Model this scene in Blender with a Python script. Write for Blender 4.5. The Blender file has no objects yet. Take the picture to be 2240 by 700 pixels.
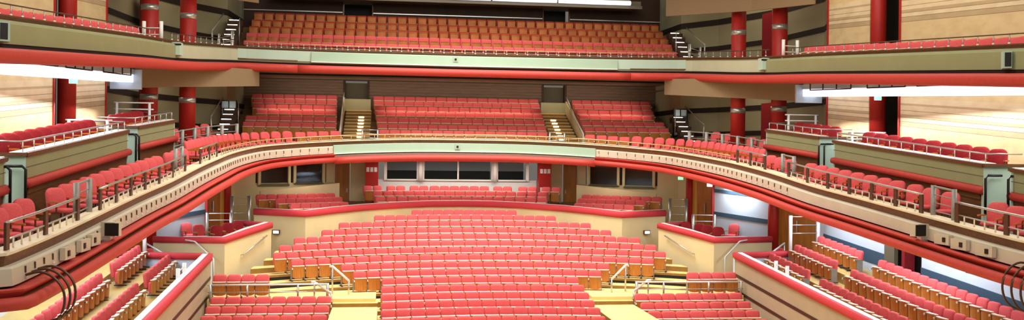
import bpy, math, random
import numpy as np
from mathutils import Matrix, Vector

random.seed(7)
sc = bpy.context.scene
COL = sc.collection
E = 6.9                    # height of the photographer's eye above the lowest floor; all z below are measured from the eye
PI = math.pi

# ------------------------------------------------------------------ materials
def s2l(c):
    return tuple(((v / 12.92) if v <= .04045 else ((v + .055) / 1.055) ** 2.4) for v in c)
def rgb(r, g, b):
    return s2l((r / 255, g / 255, b / 255)) + (1,)

MATS = {}
def mat(name, col, rough=.6, metal=0., spec=.4, noise=None, scale=20., bump=0., col2=None, stretch=None, coat=0., sheen=0.):
    m = bpy.data.materials.new(name); m.use_nodes = True
    nt = m.node_tree; b = nt.nodes['Principled BSDF']
    b.inputs['Base Color'].default_value = col
    b.inputs['Roughness'].default_value = rough
    b.inputs['Metallic'].default_value = metal
    b.inputs['Specular IOR Level'].default_value = spec
    if coat: b.inputs['Coat Weight'].default_value = coat
    if sheen: b.inputs['Sheen Weight'].default_value = sheen
    if noise:
        tc = nt.nodes.new('ShaderNodeTexCoord'); mp = nt.nodes.new('ShaderNodeMapping')
        nz = nt.nodes.new('ShaderNodeTexNoise'); rp = nt.nodes.new('ShaderNodeValToRGB')
        nz.inputs['Scale'].default_value = scale; nz.inputs['Detail'].default_value = 4
        if stretch: mp.inputs['Scale'].default_value = stretch
        nt.links.new(tc.outputs['Object'], mp.inputs['Vector']); nt.links.new(mp.outputs['Vector'], nz.inputs['Vector'])
        nt.links.new(nz.outputs['Fac'], rp.inputs['Fac'])
        c2 = col2 or tuple(max(0, v * (1 - noise)) for v in col[:3]) + (1,)
        rp.color_ramp.elements[0].position = .3; rp.color_ramp.elements[1].position = .7
        rp.color_ramp.elements[0].color = c2; rp.color_ramp.elements[1].color = col
        nt.links.new(rp.outputs['Color'], b.inputs['Base Color'])
        if bump:
            bp = nt.nodes.new('ShaderNodeBump'); bp.inputs['Strength'].default_value = bump; bp.inputs['Distance'].default_value = .01
            nt.links.new(nz.outputs['Fac'], bp.inputs['Height']); nt.links.new(bp.outputs['Normal'], b.inputs['Normal'])
    MATS[name] = m
    return m

def emis(name, col, strength):
    m = bpy.data.materials.new(name); m.use_nodes = True
    b = m.node_tree.nodes['Principled BSDF']
    b.inputs['Base Color'].default_value = col
    b.inputs['Emission Color'].default_value = col
    b.inputs['Emission Strength'].default_value = strength
    MATS[name] = m
    return m

mat('red_fabric', rgb(229, 98, 100), .85, spec=.2, noise=.2, scale=35, bump=.25)
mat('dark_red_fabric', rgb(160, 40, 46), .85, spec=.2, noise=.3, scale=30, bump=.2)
mat('red_roll', rgb(196, 66, 56), .55, spec=.35, noise=.12, scale=9, bump=.05)
mat('red_ledge', rgb(212, 66, 76), .7, spec=.3, noise=.15, scale=25)
mat('red_paint', rgb(176, 36, 28), .45, spec=.4, noise=.08, scale=4)
mat('seat_wood', rgb(200, 126, 50), .45, noise=.35, scale=3, stretch=(14, 14, 1.2), coat=.2)
mat('dark_shell', rgb(96, 36, 26), .5, noise=.2, scale=6)
mat('orange_shell', rgb(206, 122, 56), .5, noise=.3, scale=2.5)
mat('orange_fabric', rgb(178, 70, 44), .85, spec=.2, noise=.25, scale=20)
mat('rim_wood', rgb(246, 232, 208), .5, noise=.1, scale=12)
mat('floor_wood', rgb(238, 210, 138), .45, noise=.14, scale=1.6, stretch=(1, 5, 1))
mat('terrace_floor', rgb(196, 166, 98), .5, noise=.15, scale=2)
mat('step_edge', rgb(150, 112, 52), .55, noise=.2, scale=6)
mat('gallery_floor', rgb(112, 76, 34), .6, noise=.2, scale=3)
mat('cream_paint', rgb(226, 210, 164), .6, noise=.1, scale=.8)
mat('fascia_cream', rgb(204, 192, 170), .5, noise=.1, scale=2)
mat('fascia_pale', rgb(198, 202, 172), .5, noise=.07, scale=1.5)
mat('fascia_olive', rgb(152, 154, 112), .55, noise=.08, scale=1.5)
mat('fascia_teal', rgb(164, 192, 168), .5, noise=.06, scale=1)
mat('pale_green', rgb(184, 210, 194), .55, noise=.06, scale=1)
mat('ledge_wood', rgb(112, 70, 38), .5, noise=.35, scale=2, stretch=(3, 3, 10), coat=.1)
mat('ledge_pale', rgb(236, 220, 186), .5, noise=.12, scale=4)
mat('ledge_white', rgb(238, 226, 222), .35, noise=.05, scale=4)
mat('dark_gap', rgb(40, 18, 16), .8)
mat('steel', rgb(196, 196, 190), .3, metal=.75, noise=.08, scale=8)
mat('grey_steel', rgb(150, 146, 138), .45, metal=.2, noise=.1, scale=8)
mat('brass', rgb(206, 168, 116), .4, metal=.3, noise=.1, scale=8)
mat('white_rail', rgb(226, 228, 228), .35, spec=.5, noise=.05, scale=8)
mat('bronze', rgb(104, 78, 62), .4, metal=.6, noise=.15, scale=10)
mat('dark_metal', rgb(38, 34, 34), .45, metal=.5, noise=.15, scale=10)
mat('black', rgb(14, 13, 14), .55, noise=.1, scale=8)
mat('cool_wall', rgb(200, 214, 226), .6, noise=.06, scale=.7)
mat('navy_band', rgb(58, 84, 104), .55, noise=.1, scale=3)
mat('door_wood', rgb(176, 110, 34), .45, noise=.3, scale=1.5, stretch=(5, 5, .6), coat=.2)
mat('jamb_wood', rgb(214, 164, 82), .5, noise=.12, scale=2, stretch=(5, 5, .6))
mat('brown_panel', rgb(150, 128, 98), .7, noise=.12, scale=20)
mat('slat_brown', rgb(134, 108, 88), .6, noise=.25, scale=2, stretch=(1, 1, 12))
mat('dark_brown', rgb(66, 42, 26), .6, noise=.25, scale=2)
mat('olive_wall', rgb(172, 168, 134), .65, noise=.1, scale=1)
mat('dark_band', rgb(44, 34, 26), .7, noise=.1, scale=3)
mat('grey_soffit', rgb(128, 120, 104), .7, noise=.08, scale=2)
mat('grey_door', rgb(104, 96, 76), .6, noise=.08, scale=2)
mat('white_paint', rgb(232, 232, 226), .5, noise=.04, scale=2)
mat('blue_white', rgb(196, 214, 232), .5, noise=.04, scale=2)
mat('parapet_panel', rgb(176, 160, 134), .4, noise=.12, scale=1.5)
mat('parapet_stripe', rgb(70, 42, 30), .5, noise=.2, scale=4)
mat('step_white', rgb(245, 240, 225), .4, noise=.04, scale=5)
emis('lamp_cool', (.86, .9, 1, 1), 1.5)
emis('lamp_warm', (1, .9, .74, 1), 6.)
emis('step_lamp', (1, .93, .72, 1), 7.)
emis('exit_green', rgb(150, 235, 190), 1.3)
emis('exit_white', (1, 1, .97, 1), 3.)

def glass():
    m = bpy.data.materials.new('window_glass'); m.use_nodes = True
    nt = m.node_tree; b = nt.nodes['Principled BSDF']
    b.inputs['Base Color'].default_value = (.9, .95, .95, 1); b.inputs['Roughness'].default_value = .03
    b.inputs['Transmission Weight'].default_value = 1; b.inputs['IOR'].default_value = 1.3
    MATS['window_glass'] = m
glass()

def timber():
    """pale boards with grey-brown bands that run down the hall with the rake of the tiers"""
    m = bpy.data.materials.new('timber_wall'); m.use_nodes = True
    nt = m.node_tree; b = nt.nodes['Principled BSDF']; N = nt.nodes.new; L = nt.links.new
    tc = N('ShaderNodeTexCoord'); sp = N('ShaderNodeSeparateXYZ'); L(tc.outputs['Object'], sp.inputs[0])
    my = N('ShaderNodeMath'); my.operation = 'MULTIPLY'; my.inputs[1].default_value = -.09; L(sp.outputs['Y'], my.inputs[0])
    ad = N('ShaderNodeMath'); ad.operation = 'ADD'; L(sp.outputs['Z'], ad.inputs[0]); L(my.outputs[0], ad.inputs[1])
    sub = N('ShaderNodeMath'); sub.operation = 'SUBTRACT'; sub.inputs[1].default_value = E + 1.12 - .09 * 29.6; L(ad.outputs[0], sub.inputs[0])
    # two storeys repeat every 3.72 m
    dv = N('ShaderNodeMath'); dv.operation = 'DIVIDE'; dv.inputs[1].default_value = 3.72; L(sub.outputs[0], dv.inputs[0])
    fr = N('ShaderNodeMath'); fr.operation = 'FRACT'; L(dv.outputs[0], fr.inputs[0])
    rp = N('ShaderNodeValToRGB'); cr = rp.color_ramp; cr.interpolation = 'CONSTANT'
    light = rgb(236, 212, 160); pale = rgb(240, 222, 182); grey = rgb(204, 180, 140); line = rgb(140, 112, 84)
    stops = [(0, line), (.003, grey), (.046, line), (.049, pale), (.085, line), (.088, grey), (.115, pale), (.15, line), (.153, pale), (.2, grey), (.22, pale), (.27, line), (.273, light), (.997, line)]
    cr.elements[0].position = 0; cr.elements[0].color = stops[0][1]
    cr.elements[1].position = stops[1][0]; cr.elements[1].color = stops[1][1]
    for p, c in stops[2:]:
        e = cr.elements.new(p); e.color = c
    L(fr.outputs[0], rp.inputs['Fac'])
    nz = N('ShaderNodeTexNoise'); nz.inputs['Scale'].default_value = 1.1; nz.inputs['Detail'].default_value = 5
    mp = N('ShaderNodeMapping'); mp.inputs['Scale'].default_value = (1, 1.4, 3); L(tc.outputs['Object'], mp.inputs[0]); L(mp.outputs[0], nz.inputs['Vector'])
    mx = N('ShaderNodeMix'); mx.data_type = 'RGBA'; mx.blend_type = 'MULTIPLY'; mx.inputs['Factor'].default_value = .28
    r2 = N('ShaderNodeValToRGB'); r2.color_ramp.elements[0].color = (.55, .42, .28, 1); r2.color_ramp.elements[1].color = (1, 1, 1, 1)
    r2.color_ramp.elements[0].position = .3; r2.color_ramp.elements[1].position = .62
    L(nz.outputs['Fac'], r2.inputs['Fac']); L(rp.outputs['Color'], mx.inputs['A']); L(r2.outputs['Color'], mx.inputs['B'])
    L(mx.outputs['Result'], b.inputs['Base Color']); b.inputs['Roughness'].default_value = .55
    MATS['timber_wall'] = m
timber()

# ------------------------------------------------------------------ mesh builder
class MB:
    def __init__(s):
        s.v = []; s.f = []; s.m = []; s.mats = []; s.sm = []
    def mi(s, m):
        if m not in s.mats: s.mats.append(m)
        return s.mats.index(m)
    def raw(s, vs, fs, m, smooth=False):
        o = len(s.v); i = s.mi(m)
        s.v += [tuple(map(float, p)) for p in vs]
        s.f += [tuple(o + k for k in f) for f in fs]; s.m += [i] * len(fs); s.sm += [smooth] * len(fs)
        return s
    def hexa(s, p, m):
        return s.raw(p, [(0, 3, 2, 1), (4, 5, 6, 7), (0, 1, 5, 4), (1, 2, 6, 5), (2, 3, 7, 6), (3, 0, 4, 7)], m)
    def box(s, x0, x1, y0, y1, z0, z1, m):
        return s.hexa([(x0, y0, z0), (x1, y0, z0), (x1, y1, z0), (x0, y1, z0), (x0, y0, z1), (x1, y0, z1), (x1, y1, z1), (x0, y1, z1)], m)
    def rbox(s, c, size, rz, m):
        ca, sa = math.cos(rz), math.sin(rz); hx, hy, hz = (k / 2 for k in size)
        P = []
        for dz in (-hz, hz):
            for dx, dy in ((-hx, -hy), (hx, -hy), (hx, hy), (-hx, hy)):
                P.append((c[0] + dx * ca - dy * sa, c[1] + dx * sa + dy * ca, c[2] + dz))
        return s.hexa(P, m)
    def tube(s, pts, r, m, n=8):
        P = [Vector(p) for p in pts]; rings = []
        for i, p in enumerate(P):
            t = (P[min(i + 1, len(P) - 1)] - P[max(i - 1, 0)]).normalized()
            up = Vector((0, 0, 1)) if abs(t.z) < .9 else Vector((1, 0, 0))
            a = t.cross(up).normalized(); b = a.cross(t)
            rings.append([p + r * (math.cos(2 * PI * k / n) * a + math.sin(2 * PI * k / n) * b) for k in range(n)])
        vs = [v for g in rings for v in g]; fs = []
        for i in range(len(P) - 1):
            for k in range(n):
                fs.append((i * n + k, i * n + (k + 1) % n, (i + 1) * n + (k + 1) % n, (i + 1) * n + k))
        fs.append(tuple(range(n))[::-1]); fs.append(tuple((len(P) - 1) * n + k for k in range(n)))
        return s.raw(vs, fs, m, n > 4)
    def cyl(s, x, y, z0, z1, r, m, n=20):
        return s.tube([(x, y, z0), (x, y, z1)], r, m, n)
    def sweep(s, path, prof, m, smooth=False, side=1):
        """path: (x,y,z) points; prof: closed list of (d, dz); d to the right of the path (hall side)"""
        n = len(prof); vs = []; fs = []
        for i, p in enumerate(path):
            a = path[max(i - 1, 0)]; b = path[min(i + 1, len(path) - 1)]
            tx, ty = b[0] - a[0], b[1] - a[1]; l = math.hypot(tx, ty) or 1
            nx, ny = ty / l * side, -tx / l * side
            vs += [(p[0] + d * nx, p[1] + d * ny, p[2] + dz) for d, dz in prof]
        for i in range(len(path) - 1):
            for k in range(n):
                fs.append((i * n + k, i * n + (k + 1) % n, (i + 1) * n + (k + 1) % n, (i + 1) * n + k))
        fs.append(tuple(range(n))[::-1]); fs.append(tuple((len(path) - 1) * n + k for k in range(n)))
        return s.raw(vs, fs, m, smooth)
    def strip(s, A, B, m):
        """two polylines joined by quads"""
        vs = list(A) + list(B); n = len(A)
        return s.raw(vs, [(i, i + 1, n + i + 1, n + i) for i in range(n - 1)], m)
    def wall(s, path, h0, h1, th, m):
        """upright wall along path [(x,y)] from z h0 to h1 (numbers or lists), thickness th to the right"""
        H0 = h0 if isinstance(h0, (list, tuple)) else [h0] * len(path); H1 = h1 if isinstance(h1, (list, tuple)) else [h1] * len(path)
        n = len(path); vs = []; fs = []
        for i, p in enumerate(path):
            a = path[max(i - 1, 0)]; b = path[min(i + 1, n - 1)]
            tx, ty = b[0] - a[0], b[1] - a[1]; l = math.hypot(tx, ty) or 1
            nx, ny = ty / l * th, -tx / l * th
            vs += [(p[0], p[1], H0[i]), (p[0] + nx, p[1] + ny, H0[i]), (p[0] + nx, p[1] + ny, H1[i]), (p[0], p[1], H1[i])]
        for i in range(n - 1):
            for k in range(4):
                fs.append((i * 4 + k, i * 4 + (k + 1) % 4, (i + 1) * 4 + (k + 1) % 4, (i + 1) * 4 + k))
        fs.append((3, 2, 1, 0)); fs.append(tuple((n - 1) * 4 + k for k in range(4)))
        return s.raw(vs, fs, m)
    def mesh(s, name, dz=0., origin=(0, 0, 0)):
        me = bpy.data.meshes.new(name)
        v = np.array(s.v, float) - np.array(origin, float); v[:, 2] += dz
        me.from_pydata(v.tolist(), [], s.f)
        for m in s.mats: me.materials.append(MATS[m])
        me.polygons.foreach_set('material_index', s.m); me.polygons.foreach_set('use_smooth', s.sm)
        import bmesh
        bm = bmesh.new(); bm.from_mesh(me); bmesh.ops.recalc_face_normals(bm, faces=bm.faces); bm.to_mesh(me); bm.free()
        me.update()
        return me

def props(o, label=None, cat=None, group=None, kind=None):
    if label: o['label'] = label
    if cat: o['category'] = cat
    if group: o['group'] = group
    if kind: o['kind'] = kind
    return o
def link(name, me, parent=None):
    o = bpy.data.objects.new(name, me); COL.objects.link(o)
    if parent is not None: o.parent = parent
    return o
def W(name, mb, parent=None, origin=None, **k):
    """object from a builder in hall coordinates; with a parent the mesh is stored relative to the parent's base"""
    if parent is not None:
        og = parent['_o']; me = mb.mesh(name, 0, og); return props(link(name, me, parent), **k)
    if origin is None:
        v = np.array(mb.v); origin = (float(v[:, 0].mean()), float(v[:, 1].mean()), float(v[:, 2].min()))
        if k.get('kind') == 'structure': origin = (0, 0, 0)
    o = link(name, mb.mesh(name, 0, origin)); o.location = (origin[0], origin[1], origin[2] + E)
    if origin == (0, 0, 0):
        # setting pieces keep their mesh in hall coordinates
        o.location = (0, 0, 0); o.data.transform(Matrix.Translation((0, 0, E)))
    o['_o'] = origin
    return props(o, **k)
def thing(name, base, label, cat, group=None, kind=None):
    o = bpy.data.objects.new(name, None); COL.objects.link(o); o.empty_display_size = .2
    o.location = (base[0], base[1], base[2] + E); o['_o'] = tuple(base)
    return props(o, label, cat, group, kind)
def group_struct(name, label, cat):
    o = bpy.data.objects.new(name, None); COL.objects.link(o); o['_o'] = (0, 0, 0); o.location = (0, 0, E)
    return props(o, label, cat, kind='structure')

def ordw(n):
    w = ['zeroth', 'first', 'second', 'third', 'fourth', 'fifth', 'sixth', 'seventh', 'eighth', 'ninth', 'tenth', 'eleventh', 'twelfth']
    if n < len(w): return w[n]
    return f"{n}{'th' if 10 <= n % 100 <= 20 else {1: 'st', 2: 'nd', 3: 'rd'}.get(n % 10, 'th')}"
SIDE = {-1: 'left', 1: 'right'}

def catmull(P, k=4):
    P = [np.array(p, float) for p in P]; out = []
    for i in range(len(P) - 1):
        a = P[max(i - 1, 0)]; b = P[i]; c = P[i + 1]; d = P[min(i + 2, len(P) - 1)]
        for j in range(k):
            t = j / k
            out.append(tuple(.5 * (2 * b + (c - a) * t + (2 * a - 5 * b + 4 * c - d) * t * t + (3 * b - a - 3 * c + d) * t ** 3)))
    out.append(tuple(P[-1]))
    return out
def both(half):
    """right half from near to centre -> full path left-near, centre, right-near"""
    L = [(-x, y, z) for x, y, z in half]
    return L + [(x, y, z) for x, y, z in half[::-1]][1:]
def normal(path, i):
    a = path[max(i - 1, 0)]; b = path[min(i + 1, len(path) - 1)]
    tx, ty = b[0] - a[0], b[1] - a[1]; l = math.hypot(tx, ty)
    return ty / l, -tx / l
def offset(path, d, dz=0.):
    out = []
    for i, p in enumerate(path):
        nx, ny = normal(path, i); out.append((p[0] + d * nx, p[1] + d * ny, p[2] + dz))
    return out
def walk(path, step, start=0.):
    """points every step metres along a path: (x,y,z,heading)"""
    out = []; acc = -start
    for a, b in zip(path, path[1:]):
        L = math.dist(a[:2], b[:2]); t = -acc if acc < 0 else (step - acc if acc > 0 else 0)
        t = 0. if False else t
        while t <= L and L > 0:
            q = t / L; out.append(tuple(a[i] + (b[i] - a[i]) * q for i in range(3)) + (math.atan2(b[1] - a[1], b[0] - a[0]),)); t += step
        acc = L - (t - step)
    return out
def interp(x, xs, ys):
    return float(np.interp(x, xs, ys))

# ------------------------------------------------------------------ tier curves (right half, from the stage end to the middle)
MID_H = [(10.78, 18.6, -1.86), (10.75, 20, -1.77), (10.7, 22, -1.6), (10.6, 27, -1.13), (10.4, 30, -.82), (10.15, 33, -.41), (10, 36, -.11), (10, 38.5, .06), (9.8, 41, .24), (9.3, 43, .41), (8.3, 44.3, .54), (7, 45.1, .655), (5, 45.8, .78), (2.5, 46.2, .865), (0, 46.3, .88)]
UP_H = [(12.95, 19, 2.86), (12.9, 24, 3.29), (12.7, 28, 3.625), (12.4, 34, 4.13), (12.25, 37.2, 4.37), (11.9, 40, 4.6), (11.4, 43, 4.89), (10.84, 44.9, 5.06), (9.5, 45.3, 5.07), (8.1, 45.5, 5.07), (6, 45.8, 5.08), (3, 46.1, 5.1), (0, 46.2, 5.1)]
MID = both([(14.6, 18.3, -1.88), (10.86, 18.3, -1.875), (10.79, 18.36, -1.87)] + catmull(MID_H, 3)); UP = both(catmull(UP_H, 3))
def sub(path, f):
    return [p for p in path if f(p)]
def circ(d, z, r, n=12):
    return [(d + r * math.cos(2 * PI * k / n), z + r * math.sin(2 * PI * k / n)) for k in range(n)]
def rect(d0, d1, z0, z1):
    return [(d0, z0), (d1, z0), (d1, z1), (d0, z1)]

# ================================================================== THE SETTING
fl = MB().box(-16, 16, 15, 55, -7.1, -6.9, 'floor_wood')
W('floor', fl, kind='structure')

# ---- central stalls: row platforms that step up towards the back
ROWS = [(46.3, -2.61, -2.59, 2.61, 10), (45.4, -2.8, -4.39, 4.39, 17), (44.5, -3.04, -5.98, 5.87, 23), (43.6, -3.28, -6.69, 6.62, 25), (42.7, -3.5, -7.79, 7.7, 29), (41.8, -3.72, -8.31, 8.17, 31), (40.9, -3.93, -8.44, 8.32, 32), (40.0, -4.16, -7.65, 7.58, 29), (39.1, -4.37, -5.61, 5.52, 21), (38.2, -4.57, -5.1, 4.99, 19), (37.3, -4.77, -3.96, 3.89, 15), (36.4, -4.98, -3.98, 3.93, 15), (35.5, -5.14, -3.97, 3.93, 15), (34.6, -5.3, -3.96, 3.95, 15), (33.7, -5.44, -3.97, 3.97, 15), (32.8, -5.6, -3.98, 3.95, 15), (31.9, -5.75, -3.98, 3.96, 15)]
RY = lambda k, X: ROWS[k][0] - X * X / 60
RZ = lambda k, X: ROWS[k][1] - .002 * X * X
SH = .86                                                     # height of a seat back above its floor
def box_edge(Y):                                             # the wall of boxes and terraces that closes the stalls at the sides
    return interp(Y, [30, 37.2, 37.3, 39.3, 42.95, 44.2, 45.4, 47], [10.4, 10.4, 12.2, 10.3, 8.9, 8.7, 6.9, 4.6])
fl = MB()
for k in range(len(ROWS)):
    wid = [4.4, 6.4, 7.9, 8.7, 9.0, 9.4, 9.8, 10.3, 10.3, 10.3][k] if k < 10 else 4.2
    xs = np.linspace(-wid, wid, 29)
    f0 = []; f1 = []; r0 = []
    for X in xs:
        y0 = RY(k, X) - .32; y1 = RY(k - 1, X) - .32 if k else RY(0, X) + .9
        z = RZ(k, X) - SH
        f0.append((X, y0, z)); f1.append((X, y1 + .02, z)); r0.append((X, y0, z - .35))
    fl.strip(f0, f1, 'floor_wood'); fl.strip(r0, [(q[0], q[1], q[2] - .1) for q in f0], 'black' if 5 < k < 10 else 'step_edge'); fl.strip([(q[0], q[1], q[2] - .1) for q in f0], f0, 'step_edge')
    # return risers at the two ends
    for j in (0, -1):
        fl.raw([f0[j], f1[j], (f1[j][0], f1[j][1], f1[j][2] - .5), (f0[j][0], f0[j][1], f0[j][2] - .5)], [(0, 1, 2, 3)], 'step_edge')
W('floor', fl, kind='structure')
# side landings and front side platforms
for s in (-1, 1):
    m = MB()
    m.box(min(s * 4.2, s * 10.4), max(s * 4.2, s * 10.4), 36.0, 38.35, -6.2, -5.42, 'floor_wood')
    m.box(min(s * 5.8, s * 10.4), max(s * 5.8, s * 10.4), 35.0, 36.0, -6.9, -6.14, 'floor_wood')
    m.box(min(s * 5.8, s * 10.4), max(s * 5.8, s * 10.4), 34.15, 35.0, -7, -6.35, 'floor_wood')
    m.box(min(s * 5.8, s * 10.4), max(s * 5.8, s * 10.4), 33.3, 34.15, -7, -6.56, 'floor_wood')
    m.box(min(s * 5.8, s * 10.4), max(s * 5.8, s * 10.4), 31, 33.3, -7, -6.76, 'floor_wood')
    # aisle treads beside the central block
    for i, (ya, yb, z) in enumerate(((35.75, 36.3, -5.55), (30.5, 35.75, -5.7))):
        a, b = sorted((s * 4.12, s * 5.8))
        m.box(a, b, ya, yb, -7, z - .015, 'step_edge'); m.box(a, b, ya, yb, z - .015, z, 'floor_wood')
    W('floor', m, kind='structure')

# ---- parapet wall of the stalls circle
PAR_H = [(10.04, 45.57, -2.7), (9.3, 45.28, -2.71), (8.3, 44.88, -2.73), (7.57, 44.6, -2.74), (7.0, 45.14, -2.7), (6.4, 45.7, -2.65), (5, 46.6, -2.55), (3, 47.25, -2.44), (1.5, 47.45, -2.39), (0, 47.5, -2.37)]
PAR = both(PAR_H)
par = group_struct('wall_stalls_circle', 'curved cream parapet wall with a red padded top in front of the windows', 'parapet wall')
W('panel', MB().sweep(PAR, [(0, -.14), (-.16, -.14), (-.16, -2.6), (0, -2.6)], 'cream_paint'), par)
W('padded_ledge', MB().sweep(PAR, [(.09, -.1), (.1, .06), (.06, .14), (-.06, .16), (-.06, -.14), (.06, -.14)], 'red_ledge', True), par, label='red padded ledge')
W('ledge_top', MB().sweep(PAR, [(-.06, .17), (-.34, .17), (-.34, .12), (-.06, .12)], 'ledge_white'), par)
# stalls circle floor
m = MB()
m.sweep(offset(PAR, -.2), [(0, -.5), (-1.2, -.5), (-1.2, -.9), (0, -.9)], 'gallery_floor')
m.box(-7, 7, 48.4, 51, -3.2, -2.7, 'gallery_floor'); m.box(-7, 7, 49.35, 51, -3.2, -2.42, 'gallery_floor')
W('floor', m, kind='structure')

# ---- back wall of the stalls circle with its windows, columns and doors
bw = MB()
bw.box(-4.3, 4.3, 50.8, 51, -3.2, -1.25, 'white_paint')
bw.box(-4.3, 4.3, 50.8, 51, -.16, .3, 'white_paint')
W('wall_back', bw, kind='structure')
WX = [(-3.95, -2.12), (-1.88, -.02), (.02, 1.83), (2.08, 3.78)]
for i, (a, b) in enumerate(((-3.85, -2.2), (-1.85, 1.85), (2.15, 3.75))):
    wn = group_struct(f'window_{i + 1}', ('left wing of the control room window', 'wide middle control room window with a slim mullion', 'right wing of the control room window')[i], 'window')
    fr = MB()
    fr.box(a - .12, a + .03, 50.7, 50.86, -1.3, .1, 'white_paint'); fr.box(b - .03, b + .12, 50.7, 50.86, -1.3, .1, 'white_paint')
    fr.box(a, b, 50.7, 50.86, -1.3, -1.22, 'white_paint'); fr.box(a, b, 50.7, 50.86, -.2, .1, 'white_paint')
    if i == 1: fr.box(-.04, .04, 50.7, 50.86, -1.25, .1, 'white_paint')
    W('window_frame', fr, wn)
    W('window_pane', MB().box(a, b, 50.8, 50.81, -1.25, -.1, 'window_glass'), wn, label='glass pane before a painted pale blue reflection')
    # control room behind; its pale upper wall stands in for the panes' blue reflection
    rm = MB(); rm.box(a - .1, b + .1, 52.6, 52.7, -2.2, -.78, 'black'); rm.box(a - .1, b + .1, 52.6, 52.7, -.78, .3, 'cool_wall'); rm.box(a - .1, b + .1, 51, 52.6, -1.75, -1.62, 'black')
    rm.box(a + .3, b - .4, 52.2, 52.5, -1.62, -1.2, 'black')
    W('interior', rm, wn)
for x in (-2.03, 2.0):                                        # round white mullions between the windows
    W('trim_1' if x < 0 else 'trim_2', MB().cyl(x, 50.62, -1.32, .1, .13, 'white_paint', 16), kind='structure')
for i, x in enumerate((-4.62, 4.68)):
    c = group_struct('column', f'square red column with white squares {"left" if i == 0 else "right"} of the control room window', 'column')
    W('shaft', MB().box(x - .34, x + .34, 50.1, 50.7, -3.1, .3, 'red_paint'), c)
    b = MB()
    for zz in (-.72, -1.72):
        for d in (-.2, 0, .2): b.box(x + d - .075, x + d + .075, 50.085, 50.1, zz - .12, zz + .12, 'white_paint')
    W('marking', b, c)
for s in (-1, 1):
    m = MB()
    pts = [(s * 4.95, 50.75), (s * 5.75, 50.8)]
    m.wall(pts, -3.1, .3, .1 * -s, 'cream_paint')
    m.wall([(s * 6.6, 50.75), (s * 7.0, 50.45), (s * 10.5, 47.75)], -3.1, -1.42, .12 * -s, 'cream_paint')
    m.wall([(s * 6.6, 50.75), (s * 7.0, 50.45), (s * 10.5, 47.75)], -.42, .3, .12 * -s, 'cream_paint')
    m.wall([(s * 6.6, 50.75), (s * 7.0, 50.45)], -1.5, -.3, .12 * -s, 'cream_paint')
    m.wall([(s * 10.3, 47.9), (s * 11.2, 47.2), (s * 11.5, 45.8)], -3.3, .3, .12 * -s, 'cream_paint')
    W('wall_back_' + SIDE[s], m, kind='structure')
    # low cream wall behind the side blocks
    lw = MB().wall([(s * 6.25, 49.3), (s * 9.9, 46.75)], [-3.1, -3.1], [-1.42, -1.78], .1 * -s, 'cream_paint')
    W('partition', lw, kind='structure')
    d = group_struct(f'door_{1 if s < 0 else 2}', f'brown timber door at the {SIDE[s]} end of the control room wall', 'door')
    W('leaf', MB().box(min(s * 5.8, s * 6.58), max(s * 5.8, s * 6.58), 50.72, 50.78, -3.0, .1, 'door_wood'), d)
    W('handle', MB().box(min(s * 5.9, s * 5.95), max(s * 5.9, s * 5.95), 50.68, 50.72, -1.95, -1.75, 'steel'), d)
    # two dark windows on the angled wall
    P0 = np.array((s * 7.1, 50.37)); P1 = np.array((s * 10.25, 47.94)); D = (P1 - P0)
    for j, (a, b) in enumerate(((.02, .46), (.54, .97))):
        wn = group_struct(f'window_{4 + j + (2 if s > 0 else 0)}', f'dark window on the angled {SIDE[s]} back wall, {"next to the door" if j == 0 else "farther from the door"}', 'window')
        A = P0 + D * a; B = P0 + D * b; nr = np.array((-D[1], D[0])); nr = nr / np.linalg.norm(nr) * (-1 if s > 0 else 1); nr = -nr if nr[1] > 0 else nr
        ang = math.atan2(D[1], D[0]); Lw = float(np.linalg.norm(B - A)); C = (A + B) / 2
        zb = -1.42 + (-.12) * (a + b) / 2; zt = -.42
        fr = MB()
        for q in (A, B): fr.rbox((q[0] + nr[0] * .04, q[1] + nr[1] * .04, (zb + zt) / 2), (.14, .1, zt - zb), ang, 'cream_paint')
        for zz in (zb, zt): fr.rbox((C[0] + nr[0] * .04, C[1] + nr[1] * .04, zz), (Lw, .1, .1), ang, 'grey_door')
        W('window_frame', fr, wn)
        W('window_pane', MB().rbox((C[0], C[1], (zb + zt) / 2), (Lw - .1, .02, zt - zb), ang, 'window_glass'), wn)
        W('blind', MB().rbox((C[0] - nr[0] * .5, C[1] - nr[1] * .5, (zb + zt) / 2), (Lw + .6, .06, 1.8), ang, 'dark_brown'), wn, label='dark blind behind the glass')

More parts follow.
